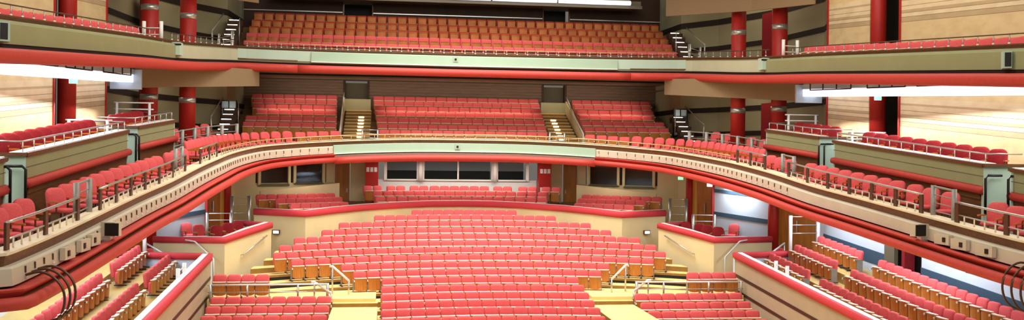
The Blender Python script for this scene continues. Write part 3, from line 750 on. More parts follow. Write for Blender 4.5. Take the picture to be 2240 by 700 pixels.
for s in (-1, 1):
    sd = SIDE[s]
    for j, (y, zt, xi, n) in enumerate(((36.4, -4.555, 8.2, 4), (35.6, -5.28, 5.83, 8), (34.8, -5.5, 5.86, 8), (33.95, -5.7, 5.88, 8), (33.1, -5.9, 5.9, 8))):
        nm = 'raised four-seat row behind the rail' if j == 0 else f'{ordw(j)} row below the rail'
        a, b = (s * xi, y), (s * (xi + n * (.52 if j == 0 else .55)), y)
        if s < 0: a, b = b, a
        row_of(a, b, n, zt, -s * .05, lambda i, nm=nm, sd=sd: f'red seat, {ordw(i + 1)} from the left, {nm}, {sd} front block', f'{sd} front block seats')
    # side terraces
    for r, (X, segs) in enumerate(((11.9, ((37.35, 7, -3.84, .083), (32.75, 14 if s < 0 else 14, -4.30, .086))), (13.0, ((37.35, 7, -3.48, .083), (32.55, 17, -3.94, .086))), (14.0, ((37.3, 7, -3.12, .083), (32.4, 21, -3.57, .086))))):
        if s < 0 and r == 2: continue
        for b, (y0, n, z0, sl) in enumerate(segs):
            y1 = y0 - n * .53
            nm = ('front', 'middle', 'back')[r]; bl = ('far', 'near')[b]
            # seats face the middle of the hall
            a_, b_ = ((s * X, y0), (s * X, y1))
            row_of(a_, b_, n, lambda t, y0=y0, y1=y1, z0=z0, sl=sl: z0 - sl * (y0 - y1) * t, -s * PI / 2, lambda i, nm=nm, bl=bl, sd=sd: f'red tip-up seat, {ordw(i + 1)} from the back, {nm} row, {bl} part of {sd} terrace', f'{sd} terrace seats')
    # stalls circle side blocks
    for r, (a, b, n, zt) in enumerate((((5.6, 47.05), (8.25, 45.1), 6, -2.29), ((5.95, 47.85), (8.98, 45.62), 7, -2.08), ((6.35, 48.7), (9.95, 46.05), 8, -1.92))):
        A, B = (s * a[0], a[1]), (s * b[0], b[1])
        if s < 0: A, B = B, A
        row_of(A, B, n, zt, -s * math.radians(36), lambda i: '', 'stalls circle')
for r, (y0, zt, segs) in enumerate(((48.2, -2.05, ((-4.35, 4.35, 16),)), (49.05, -1.79, ((-4.5, 4.5, 17),)), (49.9, -1.55, ((-5.0, -4.0, 2), (-3.8, -2.8, 2), (-2.6, -1.6, 2), (-1.55, 1.6, 6), (1.8, 2.8, 2), (3.1, 4.1, 2), (4.3, 5.3, 2))))):
    for a, b, n in segs: row_of((a, y0), (b, y0), n, zt, 0, lambda i: '', 'stalls circle', curve=28)
SEATS.sort(key=lambda q: (q[7] == 'stalls circle', q[0]))
FULL = merged(STALLS, ('backrest', 'seat', 'rim', 'leg', 'armrest'))
for i, (d, x, y, z, rz, sx, lab, grp, end) in enumerate(SEATS):
    if i < 300: stalls_seat(x, y, z, rz, sx, lab, grp, end)
    else: into_stuff('stalls_seats', FULL, x, y, z, rz, sx)

def arm_parts(fabric):
    back = cushion(MB(), .52, .42, 1.0, .2, .31, .17, .08, fabric, tilt=.14, bulge=.04, n=5)
    st = MB(); c = cushion(MB(), .5, -.26, .24, 0, .1, .1, .06, fabric, bulge=.02, n=4)
    st.raw([(x, -z, .5 - y) for x, y, z in c.v], c.f, fabric, True)
    P = dict(backrest=back, seat=st)
    for k, s in (('armrest', 1), ('armrest2', -1)):
        a = MB(); a.box(min(s * .27, s * .32), max(s * .27, s * .32), -.16, .24, .64, .68, 'seat_wood'); a.box(min(s * .285, s * .305), max(s * .285, s * .305), -.1, -.06, .42, .64, 'bronze')
        P[k] = a
    for k, (dx, dy) in enumerate(((.22, -.2), (-.22, -.2), (.22, .24), (-.22, .24))):
        P[f'leg{k}'] = MB().tube([(dx, dy, 0), (dx, dy, .42)], .018, 'bronze', 6)
    return P
ARM = arm_parts('red_fabric'); ARMME = {k: v.mesh('armchair_' + k) for k, v in ARM.items()}
ARMALL = merged(ARM, list(ARM)); ARMALLME = ARMALL.mesh('armchair')
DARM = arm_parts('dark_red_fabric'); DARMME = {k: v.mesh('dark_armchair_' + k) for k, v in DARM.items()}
# ---- gallery seats: middle and upper tier, too small to show parts
GAL = merged(seat_parts(.53, 'red_fabric', 'seat_wood', .07), ('backrest', 'seat', 'rim', 'leg', 'armrest'))
GALME = GAL.mesh('gallery_seat')
UPA = merged(seat_parts(.53, 'red_fabric', 'dark_shell', .07, .6, .92, 'dark_shell'), ('backrest', 'seat', 'rim', 'leg', 'armrest')); UPB = merged(seat_parts(.53, 'orange_fabric', 'orange_shell', .06, .72, .84, 'orange_shell'), ('backrest', 'seat', 'rim', 'leg')); UPC = merged(seat_parts(.53, 'red_fabric', 'orange_shell', .06, .64, .84, 'orange_shell'), ('backrest', 'seat', 'rim', 'leg'))
MIDD = merged(seat_parts(.53, 'red_fabric', 'dark_shell', .07, .56), ('backrest', 'seat', 'rim', 'leg', 'armrest'))
GMB = {}
def gme(mb, nm='gallery_seat'):
    if id(mb) not in GMB: GMB[id(mb)] = mb.mesh(nm)
    return GMB[id(mb)]
GS = []
def grow(a, b, n, zt, fn, group, rz=0., mb=None):
    p = math.dist(a, b) / n
    for i in range(n):
        t = (i + .5) / n
        GS.append((a[0] + (b[0] - a[0]) * t, a[1] + (b[1] - a[1]) * t, zt - SH, rz, p / .53, fn(i), group, mb or GAL))
for k, (y, zt) in enumerate(GR):
    rn = 'front row' if k == 0 else f'{ordw(k + 1)} row up'
    xe = 4.26 + .06 * k
    fn = lambda i, rn=rn: f'small red seat, {ordw(i + 1)} from the left, {rn}, middle tier centre block'
    grow((-xe, y), (xe + .05, y), 16 + (k % 2), zt, fn, 'middle tier centre seats')
    if k == 0: continue
    for s in (-1, 1):
        xi = 6.35 + .04 * k; xo = (11.0, 11.0, 10.6, 10.9, 11.0, 11.2)[k - 1] if k < 7 else 11
        n = int((xo - xi) / .55); a, b = (s * xi, y), (s * xo, y)
        if s < 0: a, b = b, a
        fn = lambda i, rn=rn, s=s: f'small red seat, {ordw(i + 1)} from the left, {rn}, middle tier {SIDE[s]} block'
        grow(a, b, n, zt, fn, f'middle tier {SIDE[s]} block seats')
CORNER = []
# front row of the middle tier round the curve, from the aisle to the corner railing
for s in (-1, 1):
    q = [p for p in offset(MID, -.95) if p[0] * s > 5.6 and p[1] > 35.2]
    if s > 0: q = q
    else: q = q[::-1]
    for i, p in enumerate(walk(q, .58, .3)):
        ang = p[3] 
        nx, ny = math.sin(ang), -math.cos(ang)
        if s < 0: nx, ny = -nx, -ny
        GS.append((p[0], p[1], p[2] + (.56 if abs(p[0]) > 8.4 else .48) - (1.0 if abs(p[0]) > 8.4 else SH), math.atan2(nx, -ny), 1.0, f'red front row seat on the middle tier curve, {ordw(i + 1)} from the {SIDE[s]} aisle', f'curved front row seats on the {SIDE[s]}', ARMALL if abs(p[0]) > 8.4 else GAL))
    for i in range(6):
        q = i / 5
        CORNER.append((s * (11.75 + 1.35 * q), 43.6 - 4.2 * q, 1.36 - .5 * q - 1.0, -s * math.radians(50), f'shaded red chair behind the corner railing, {ordw(i + 1)} from the back stair, {SIDE[s]} corner', f'corner chairs behind the {SIDE[s]} railing'))
for k, (y, zt) in enumerate(UR):
    rn = 'front row' if k == 0 else f'{ordw(k + 1)} row up'
    grow((-10.9, y), (11.15, y), 41, zt, lambda i, rn=rn: f'small upper tier seat, {ordw(i + 1)} from the left, {rn}', 'upper tier seats', mb=(UPA, UPC, UPB, UPB, UPB)[k])
GS_DONE = 0
cnt = 0
GS.sort(key=lambda q: q[1] + (100 if q[6] == 'upper tier seats' else 0))
for (x, y, z, rz, sx, lab, grp, mb) in GS:
    cnt += 1
    if cnt <= 300:
        o = link('gallery_seat', gme(mb)); o.location = (x, y, z + E); o.rotation_euler.z = rz; o.scale = (sx, 1, 1); props(o, lab, 'gallery seat', grp)
    else: into_stuff('gallery_seats', mb, x, y, z, rz, sx)
for key, lab in (('stalls_seats', 'many red tip-up seats in the back rows of the stalls and the stalls circle'), ('gallery_seats', 'rows of small upper tier seats high under the top light cove')):
    if key in STUFF: props(link(key, STUFF[key].mesh(key, E)), lab, 'seats', None, 'stuff')

# ---- armchairs of the side balconies and boxes
def armchair(x, y, z, rz, label, group=None, me=None, parts=True):
    me = me or ARMME
    t = bpy.data.objects.new('armchair', None); COL.objects.link(t); t.empty_display_size = .1
    t.location = (x, y, z + E); t.rotation_euler.z = rz; props(t, label, 'armchair', group)
    link('backrest', me['backrest'], t); link('seat', me['seat'], t)
    for k in ('armrest', 'armrest2'): link('armrest', me[k], t)
    for k in range(4): link('leg', me[f'leg{k}'], t)
    return t
for q in CORNER: armchair(q[0], q[1], q[2] - .0, q[3], q[4], q[5], ARMME)
midx = lambda Y: interp(Y, [18, 22, 27, 30, 33, 36], [10.75, 10.7, 10.6, 10.4, 10.15, 10.0])
BY = {-1: [19.7, 20.4, 21.1, 21.8, 23.7, 24.45, 25.2, 25.95, 26.7, 27.45, 28.2, 28.95, 29.7, 30.45, 31.2, 31.9, 33.2, 34.0, 34.9], 1: [20.0, 20.7, 21.4, 22.1, 24.1, 25.0, 25.8, 26.75, 27.45, 28.2, 28.95, 29.7, 30.45, 31.2, 31.9, 33.4, 34.2, 35.0]}
for s in (-1, 1):
    for i, Y in enumerate(BY[s]):
        zt = -1.06 + .094 * (Y - 21.5)
        near = 'beyond the stage end barrier' if Y < 23 else 'between the two barriers' if Y < 32.5 else 'past the far barrier'
        armchair(s * (midx(Y) + .82), Y, zt - 1.0, -s * math.radians(58), f'red balcony armchair, {ordw(i + 1)} from the stage end, {SIDE[s]} side balcony', f'{SIDE[s]} balcony armchairs')
    # box chairs, only their round backs show above the ledge
    ys = list(np.linspace(24.4, 31.55, 10))
    for i, Y in enumerate(ys):
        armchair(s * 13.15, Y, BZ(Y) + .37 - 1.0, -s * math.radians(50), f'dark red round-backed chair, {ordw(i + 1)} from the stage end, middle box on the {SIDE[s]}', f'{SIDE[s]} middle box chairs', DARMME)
    for i, Y in enumerate(np.linspace(33.9, 37.0, 5)):
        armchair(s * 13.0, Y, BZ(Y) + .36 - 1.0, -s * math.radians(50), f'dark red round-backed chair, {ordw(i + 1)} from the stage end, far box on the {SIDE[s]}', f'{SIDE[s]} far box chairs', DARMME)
    # upper tier side row behind the thin rail
    uz = lambda Y: interp(Y, [19, 24.75, 36.3], [3.1, 3.6, 4.66])
    for i, Y in enumerate(np.arange(22.2, 36.6, .66)):
        xx = interp(Y, [19, 24, 28, 34, 37.2], [12.95, 12.9, 12.7, 12.4, 12.25]) + .64
        o = link('side_gallery_seat', GALME); o.location = (s * xx, Y, uz(Y) - SH + E); o.rotation_euler.z = -s * math.radians(78); o.scale = (1.15, 1, 1)
        props(o, f'red upper tier side seat behind thin rail, {ordw(i + 1)} from the stage end, {SIDE[s]}', 'gallery seat', f'{SIDE[s]} upper side seats')
    # loose chairs in the stalls side boxes
    L = ([(12.25, 42.2, 20, 'turned outwards at the back'), (12.05, 43.7, 0, 'tallest in view at the back'), (10.75, 40.55, -20, 'low behind the front corner'), (10.55, 42.1, -25, 'middle of the padded side'), (10.3, 43.2, -30, 'next to the far padded end'), (11.6, 41.3, -5, 'half hidden in the middle')] if s < 0 else
         [(10.3, 43.3, -30, 'next to the far padded end'), (10.6, 42.2, -25, 'second from the far padded end'), (10.6, 41.2, -20, 'third from the far padded end'), (10.75, 40.2, -15, 'at the front corner'), (12.1, 43.7, 0, 'at the back by the guard rail'), (12.2, 42.2, 20, 'at the back by the pale wall')])
    for i, (x, y, a, lb) in enumerate(L):
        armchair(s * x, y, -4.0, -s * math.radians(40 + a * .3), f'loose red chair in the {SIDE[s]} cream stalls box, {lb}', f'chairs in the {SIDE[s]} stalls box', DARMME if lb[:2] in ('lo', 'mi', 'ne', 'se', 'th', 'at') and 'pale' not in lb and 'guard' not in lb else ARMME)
    armchair(s * 12.9, 38.9, -4.8, -s * math.radians(70), f'single loose red chair by the pale wall between box and terrace, {SIDE[s]} side', f'single chair on the {SIDE[s]}')

# ================================================================== RAILINGS AND FITTINGS
def railing(name, base, label, cat, group=None):
    return thing(name, base, label, cat, group)
def post(t, x, y, z0, z1, r, m='steel', square=False, nm='post'):
    mb = MB()
    if square: mb.rbox((x, y, (z0 + z1) / 2), (r * 2, r * 2, z1 - z0), 0, m)
    else: mb.cyl(x, y, z0, z1, r, m, 10)
    return W(nm, mb, t)
# mid tier ledge rails on the side balconies
for s in (-1, 1):
    for j, (y0, y1, n, lab) in enumerate(((18.7, 22.6, 3, 'at the stage end'), (24.1, 31.9, 7, 'between the barriers'), (33.6, 36.2, 3, 'past the far barrier'))):
        seg = [p for p in offset(MID, -.14) if p[0] * s > 0 and y0 - .01 <= p[1] <= y1 + .01]
        ys = np.linspace(y0, y1, 10); src = sorted([p for p in offset(MID, -.14) if p[0] * s > 0 and p[1] < 38], key=lambda p: p[1])
        at = lambda Y: (interp(Y, [p[1] for p in src], [p[0] for p in src]), Y, interp(Y, [p[1] for p in src], [p[2] for p in src]))
        t = thing('balcony_rail', at((y0 + y1) / 2), f'steel rail on flat posts along the {SIDE[s]} balcony ledge, {lab}', 'railing', f'{SIDE[s]} balcony rails')
        W('top_rail', MB().tube([(p[0], p[1], p[2] + .52) for p in map(at, ys)], .03, 'steel', 8), t)
        W('lower_rail', MB().tube([(p[0], p[1], p[2] + .2) for p in map(at, ys)], .018, 'steel', 6), t)
        for Y in np.linspace(y0 + .05, y1 - .05, n):
            p = at(Y); W('post', MB().rbox((p[0], p[1], p[2] + .25), (.05, .16, .52), 0, 'bronze'), t)
        for Y in np.arange(y0 + .35, y1 - .2, .4):
            p = at(Y); W('stud', MB().cyl(p[0], p[1], p[2], p[2] + .2, .018, 'ledge_pale', 6), t)
    # gate-like barriers across the balcony ledge
    for j, (ya, yb) in enumerate(((22.9, 23.85), (32.35, 33.3))):
        za = interp(ya, [18, 22, 27, 33, 36], [-1.86, -1.6, -1.13, -.41, -.11])
        t = thing('barrier', (s * 10.95, (ya + yb) / 2, za - .3), f'tall steel two-post barrier on the {SIDE[s]} balcony, {"near the stage end" if j == 0 else "beyond the armchairs"}', 'barrier')
        za2 = za + .09
        xx = s * (10.97 if j == 0 else 10.8)
        post(t, xx, ya, za - .3, -.7 + .0 if j == 0 else .17, .07, 'grey_steel'); post(t, xx, yb, za - .3, -.62 if j == 0 else .26, .07, 'grey_steel')
        zt = -.74 if j == 0 else .13
        W('top_rail', MB().tube([(xx, ya, zt), (xx, yb, zt + .09)], .03, 'grey_steel'), t)
        for q in (.22, .44, .66): W('bar', MB().tube([(xx, ya, zt - q), (xx, yb, zt + .09 - q)], .014, 'grey_steel', 6), t)
# low rail round the curve and centre of the middle tier
seg = [p for p in offset(MID, -.1) if (p[1] > 36.6)]
for nm, f, lab in (('left', lambda p: p[0] < -4.95, 'left curve'), ('centre', lambda p: abs(p[0]) <= 5.2, 'middle'), ('right', lambda p: p[0] > 4.95, 'right curve')):
    q = [p for p in seg if f(p)]
    t = thing('ledge_rail', (q[len(q) // 2][0], q[len(q) // 2][1], q[len(q) // 2][2]), f'low steel rail on stub posts above the {lab} of the middle tier front', 'railing')
    W('top_rail', MB().tube(offset(q, 0, .23), .028, 'brass', 8), t)
    W('lower_rail', MB().tube(offset(q, 0, .04), .014, 'steel', 6), t)
    for p in walk(q, .5, .1): W('post', MB().cyl(p[0], p[1], p[2], p[2] + .23, .018, 'brass', 6), t)
# upper tier rails
useg = offset(UP, -.12)
for nm, f, lab, h, st in (('l', lambda p: p[0] < -11.95 and p[1] < 37, 'left side seats', .28, .66), ('r', lambda p: p[0] > 11.95 and p[1] < 37, 'right side seats', .28, .66), ('c', lambda p: abs(p[0]) < 10.9, 'middle seats', .22, .52), ('lc', lambda p: p[0] < -10.8 and p[1] > 37.5, 'empty left corner', .28, .66), ('rc', lambda p: p[0] > 10.8 and p[1] > 37.5, 'empty right corner', .28, .66)):
    q = [p for p in useg if f(p)]
    t = thing('ledge_rail', q[len(q) // 2], f'thin rail on short white-footed posts, upper tier, before the {lab}', 'railing')
    W('top_rail', MB().tube(offset(q, 0, h), .02, 'brass' if nm == 'c' else 'bronze', 6), t)
    if nm == 'c': W('lower_rail', MB().tube(offset(q, 0, .06), .012, 'brass', 6), t)
    for p in walk(q, st, .1):
        W('post', MB().cyl(p[0], p[1], p[2], p[2] + h, .014, 'steel', 6).cyl(p[0], p[1], p[2], p[2] + .05, .035, 'step_white', 6), t)
# small end barriers of the upper tier
for s in (-1, 1):
    t = thing('barrier', (s * 12.4, 37.2, 4.2), f'short white barrier with two posts at the end of the {SIDE[s]} upper side seats', 'barrier')
    post(t, s * 12.35, 36.9, 4.2, 5.0 if s < 0 else 5.0, .07, 'white_rail'); post(t, s * 13.0, 37.0, 4.2, 5.0, .07, 'white_rail')
    W('bar', MB().tube([(s * 12.35, 36.9, 4.75), (s * 13.0, 37.0, 4.75)], .02, 'white_rail', 6).tube([(s * 12.35, 36.9, 4.5), (s * 13.0, 37, 4.5)], .02, 'white_rail', 6), t)
    t = thing('barrier', (s * 11.0, 45.0, 4.9), f'steel post barrier between the {SIDE[s]} corner and the upper tier seats', 'barrier')
    post(t, s * 11.05, 45.1, 4.3, 5.75, .08, 'steel'); post(t, s * 11.7, 45.4, 4.6, 5.65, .06, 'steel')
    for q in (.15, .4, .65): W('bar', MB().tube([(s * 11.05, 45.1, 5.7 - q), (s * 11.7, 45.4, 5.6 - q)], .018, 'steel', 6), t)
    # box front rails
    for j, (y0, y1, xa, xb, lab) in enumerate(((23.85, 32.2, 12.5, 12.39, 'middle'), (33.45, 37.65, 12.37, 12.1, 'far'))):
        A = lambda t_: (s * (xa + (xb - xa) * t_), y0 + (y1 - y0) * t_, BZ(y0 + (y1 - y0) * t_))
        t = thing('box_rail', A(.5), f'thin steel rail on the ledge of the {lab} box, {SIDE[s]} side of the middle tier', 'railing')
        W('top_rail', MB().tube([(s * 13.6, y0, BZ(y0) + .27)] + [(p[0], p[1], p[2] + .27) for p in map(A, np.linspace(0, 1, 7))] + [(s * 13.4, y1, BZ(y1) + .27)], .022, 'steel', 6), t)
        for q in np.linspace(0, 1, 13 if j == 0 else 7):
            p = A(q); W('post', MB().cyl(p[0], p[1], p[2], p[2] + .27, .014, 'steel', 6), t)
        t = thing('barrier', (s * 13.3, y1 - .1, BZ(y1) - .7), f'white tubular barrier at the back end of the {lab} box, {SIDE[s]} side', 'barrier')
        zt = BZ(y1) + (.3 if j == 0 else .62)
        post(t, s * 12.9, y1 - .1, BZ(y1) - .7, zt, .05, 'white_rail'); post(t, s * 14.1, y1 - .1, BZ(y1) - .7, zt, .05, 'white_rail')
        for q in (0, .25): W('bar', MB().tube([(s * 12.75, y1 - .1, zt - q), (s * 14.2, y1 - .1, zt - q)], .028, 'white_rail', 8), t)
    # five-post railing at the back corner of the middle tier
    pts = [(10.54, 43.44), (11.0, 42.32), (11.45, 41.42), (11.77, 40.35), (12.09, 39.5), (12.35, 38.65)]
    zs = [1.38, 1.3, 1.2, 1.09, .98, .84]
    t = thing('corner_railing', (s * 11.5, 41.2, .0), f'steel railing with six posts before the dark corner chairs, {SIDE[s]} of middle tier', 'railing')
    for p, z in zip(pts, zs): post(t, s * p[0], p[1], z - 1.15, z, .085, 'grey_steel')
    for q, r in ((.04, .03), (.34, .02), (.6, .02), (.86, .02)):
        W('top_rail' if q < .1 else 'bar', MB().tube([(s * p[0], p[1], z - q) for p, z in zip(pts, zs)], r, 'grey_steel', 6), t)
    m = MB().wall([(s * p[0], p[1]) for p in pts], [z - 1.6 for z in zs], [z - 1.12 for z in zs], 2.6 * s if False else .1 * s, 'dark_brown')
    top = [(s * p[0], p[1], z - 1.12) for p, z in zip(pts, zs)]; bk = [(s * (p[0] + 2.6), p[1] + 1.0, z - 1.12) for p, z in zip(pts, zs)]
    m.strip(top, bk, 'gallery_floor')
    W('floor', m, kind='structure')
    # stair guard at the inner end of the aisle stair
    t = thing('barrier', (s * 4.65, 46.7, .5), f'small steel guard in front of the {SIDE[s]} aisle stair of the middle tier', 'barrier')
    for x in (4.3, 5.05): post(t, s * x, 46.6, .45, 1.3, .05, 'steel')
    for q in (0, .2, .4, .6): W('bar', MB().tube([(s * 4.3, 46.6, 1.28 - q), (s * 5.05, 46.6, 1.28 - q)], .022, 'steel', 6), t)
    # lit flights beside the outer seat blocks
    for z0, zt, lab, n in ((.95, 3, 'middle', 6), (5.0, 7, 'upper', 7)):
        t = group_struct('stair', f'flight with white nosings beside the outer seats of the {lab} tier, {SIDE[s]} side', 'stair')
        tr = MB(); no = MB()
        for i in range(n):
            y = 46.2 + i * .45; z = z0 + i * (.3 if lab == 'upper' else .26); xi = 11.15 if lab == 'upper' else 11.25; xo = xi + .75
            a, b = sorted((s * xi, s * xo)); tr.box(a, b, y, y + .5, z - .3, z, 'dark_brown'); no.box(a + .08, b - .2, y - .02, y + .035, z - .015, z + .01, 'step_lamp')
        W('treads', tr, t); W('nosing', no, t, label='white nosing')
        W('handrail', MB().tube([(s * 12.1, 45.9, z0 + .85), (s * 12.1, 48.9, z0 + .85 + .6 * n * .3)], .03, 'steel').tube([(s * 12.1, 45.9, z0 - .1), (s * 12.1, 45.9, z0 + .85)], .04, 'steel').tube([(s * 11.1, 47.5, z0 + .3), (s * 11.1, 47.5, z0 + 1.7)], .025, 'steel'), t)
    t = thing('glazed_screen', (s * 11.7, 48.9, 1.2), f'pale lit glazed screen beside the {SIDE[s]} stair of the middle tier', 'screen')
    W('panel', MB().rbox((s * 11.75, 48.7, 2.0), (.75, .05, 1.35), 0, 'blue_white'), t)
    W('frame', MB().rbox((s * 11.38, 48.65, 2.0), (.05, .08, 1.45), 0, 'dark_metal').rbox((s * 11.75, 48.65, 2.0), (.04, .08, 1.4), 0, 'dark_metal').rbox((s * 12.12, 48.65, 2.0), (.05, .08, 1.45), 0, 'dark_metal').rbox((s * 11.75, 48.65, 2.3), (.78, .06, .04), 0, 'dark_metal'), t)
    # stalls gates
    t = thing('barrier', (s * 10.6, 45.3, -3.9), f'steel gate of four bars by the slim red column, {SIDE[s]} of the stalls circle', 'barrier')
    for x, y in ((10.25, 45.5), (11.0, 45.2)): post(t, s * x, y, -4.2, -1.95, .08, 'steel')
    for z in (-2.0, -2.35, -2.75, -3.1): W('bar', MB().tube([(s * 10.25, 45.5, z), (s * 11.0, 45.2, z)], .025, 'steel', 6), t)
    t = thing('barrier', (s * 11.4, 43.3, -4.1), f'steel guard rail behind the loose chairs of the {SIDE[s]} stalls box', 'barrier')
    for x, y in ((10.75, 43.4), (11.75, 43.2)): post(t, s * x, y, -4.15, -2.62, .07, 'steel')
    for z in (-2.65, -2.95): W('bar', MB().tube([(s * 10.75, 43.4, z), (s * 11.75, 43.2, z)], .02, 'white_rail', 6), t)
    t = thing('barrier', (s * 13.55, 37.3, -4.2), f'white steel gate by the timber door at the top of the {SIDE[s]} terrace', 'barrier')
    for x, y in ((13.0, 37.45), (14.3, 37.6)): post(t, s * x, y, -4.3, -2.3, .075, 'white_rail')
    for z in (-2.35, -2.7, -3.05): W('bar', MB().tube([(s * 13.0, 37.45, z), (s * 14.3, 37.6, z)], .022, 'steel', 6), t)
    t = thing('barrier', (s * 10.75, 33.2, -5.1), f'pair of short white posts with bars on the ledge of the {SIDE[s]} terrace', 'barrier')
    for y in (32.7, 33.7): post(t, s * 10.75, y, TZ(y) - .8, TZ(y) + .42, .07, 'white_rail')
    for q in (.3, .1): W('bar', MB().tube([(s * 10.75, 32.7, TZ(32.7) + q), (s * 10.75, 33.7, TZ(33.7) + q)], .02, 'white_rail', 6), t)
    # front rail of the side block
    t = thing('guard_rail', (s * 8.2, 36.02, -5.42), f'low steel rail with two bars before the raised four-seat row, {SIDE[s]} front block', 'railing')
    for x in (6.0, 7.1, 8.95, 10.3): post(t, s * x, 36.03, -5.5, -4.86, .04 if x > 6.1 else .06, 'steel')
    W('top_rail', MB().tube([(s * 5.95, 36.03, -4.86), (s * 10.38, 36.03, -4.88)], .032, 'white_rail', 8), t)
    W('lower_rail', MB().tube([(s * 6.0, 36.03, -5.14), (s * 10.38, 36.03, -5.15)], .02, 'steel', 6), t)
    # sloping aisle handrails
    for j, (a, b, lab) in enumerate((((6.5, 36.15, -4.8), (5.86, 35.95, -5.2), 'outer'), ((5.9, 37.4, -4.35), (5.25, 37.1, -4.88), 'inner'))):
        t = thing('aisle_handrail', (s * b[0], b[1], -6), f'sloping steel handrail on the {lab} side of the {SIDE[s]} stalls aisle steps', 'handrail')
        W('rail', MB().tube([(s * (a[0] + .12), a[1] + .02, a[2]), (s * a[0], a[1], a[2]), (s * b[0], b[1], b[2])], .045, 'white_rail', 8), t)
        post(t, s * a[0], a[1], -5.45, a[2], .035, 'steel'); post(t, s * b[0], b[1], -5.7 if j == 0 else -5.5, b[2], .035, 'steel')
    # handrails fixed to the box walls
    t = thing('wall_handrail', (s * 9.5, 41, -4), f'steel handrail fixed to the cream box wall along the {SIDE[s]} stalls steps', 'handrail')
    W('rail', MB().tube([(s * 9.02, 42.3, -3.55), (s * 9.75, 40.4, -4.2)], .03, 'steel', 8), t)
    for x, y, z in ((9.05, 42.2, -3.58), (9.72, 40.45, -4.17)): W('bracket', MB().tube([(s * x, y, z), (s * (x + .14), y + .05, z - .05)], .018, 'steel', 6), t)
    t = thing('wall_handrail', (s * 11.2, 39.4, -5), f'bent white handrail on the front face of the {SIDE[s]} cream box', 'handrail')
    W('rail', MB().tube([(s * 11.9, 39.45, -3.5), (s * 11.5, 39.3, -3.55), (s * 10.7, 38.9, -4.2), (s * 10.66, 38.9, -5.3)], .032, 'white_rail', 8), t)
    W('bracket', MB().tube([(s * 11.7, 39.4, -3.52), (s * 11.75, 39.68, -3.6)], .02, 'steel', 6), t)
    t = thing('wall_handrail', (s * 12.6, 37.9, -4.4), f'short white sloping handrail at the terrace steps, {SIDE[s]} side', 'handrail')
    W('rail', MB().tube([(s * 13.2, 38.5, -3.55), (s * 12.3, 37.9, -3.95)], .035, 'white_rail', 8), t)
    W('post', MB().cyl(s * 13.2, 38.5, -4.8, -3.55, .03, 'steel', 8), t)
    # step light on the parapet
    t = thing('step_light', (s * 9.0, 45.1, -3.6), f'small oblong step light low on the {SIDE[s]} cream parapet return', 'light')
    ang = math.atan2(.97, 2.47) * s
    W('housing', MB().rbox((s * 8.95, 45.06, -3.62), (.34, .12, .2), ang, 'bronze'), t)
    W('lens', MB().rbox((s * 8.95, 44.99, -3.62), (.26, .06, .12), ang, 'exit_white'), t)
    # exit signs
    t = thing('exit_sign', (s * 14.1, 32.5, 2.25), f'small green lit exit sign hanging at the {SIDE[s]} timber wall opening', 'sign')
    W('panel', MB().rbox((s * 14.1, 32.5, 2.43), (.26, .06, .32), 0, 'exit_green'), t); W('hanger', MB().cyl(s * 14.1, 32.5, 2.59, 2.8, .02, 'steel', 6), t)
    # control cabinet on the upper tier fascia
    t = thing('control_box', (s * 12.33, 38.2, 3.82), f'pale square box with a slot fixed to the {SIDE[s]} upper tier front', 'box')
    W('body', MB().rbox((s * 12.05, 38.15, 4.1), (.36, .42, .5), s * .1, 'pale_green'), t); W('slot', MB().rbox((s * 11.98, 37.93, 4.26), (.3, .02, .07), s * .1, 'black'), t)
    # loudspeaker on the near upper front
    t = thing('loudspeaker', (s * 12.75, 23.3, 2.5), f'small grey loudspeaker bracketed to the near end of the {SIDE[s]} upper tier front', 'speaker')
    W('cabinet', MB().rbox((s * 12.7, 23.15 if s < 0 else 23.3, 2.78), (.22, .4, .46), -s * .5, 'pale_green'), t); W('grille', MB().rbox((s * 12.62, 22.97 if s < 0 else 23.12, 2.78), (.16, .02, .38), -s * .5, 'dark_metal'), t)
    # monitor on the mid tier fascia
    t = thing('monitor', (s * 10.3, 23.4, -2.0), f'small dark screened monitor on the cream front of the {SIDE[s]} balcony', 'monitor')
    W('body', MB().rbox((s * 10.36, 23.5, -1.82), (.36, .3, .34), s * .25, 'fascia_cream'), t); W('screen', MB().rbox((s * 10.3, 23.33, -1.82), (.34, .03, .3), s * .25, 'dark_metal'), t); W('bracket', MB().rbox((s * 10.45, 23.5, -2.05), (.2, .2, .14), 0, 'steel'), t)
    # connection boxes along the near fascia
    for j, Y in enumerate((20.9, 21.9, 22.6)):
        x = midx(Y) - .2; z = interp(Y, [18, 22, 27], [-1.86, -1.6, -1.13]) - .45
        t = thing('connection_box', (s * x, Y, z - .1), f'shallow connection box on the {SIDE[s]} balcony front, {ordw(j + 1)} from the stage end', 'box', f'{SIDE[s]} balcony connection boxes')
        W('body', MB().box(min(s * (x + .05), s * (x - .06)), max(s * (x + .05), s * (x - .06)), Y - .32, Y + .32, z - .13, z + .13, 'fascia_cream'), t)
        W('socket', MB().box(min(s * (x - .06), s * (x - .08)), max(s * (x - .06), s * (x - .08)), Y - .18, Y - .06, z - .06, z + .06, 'dark_metal'), t)
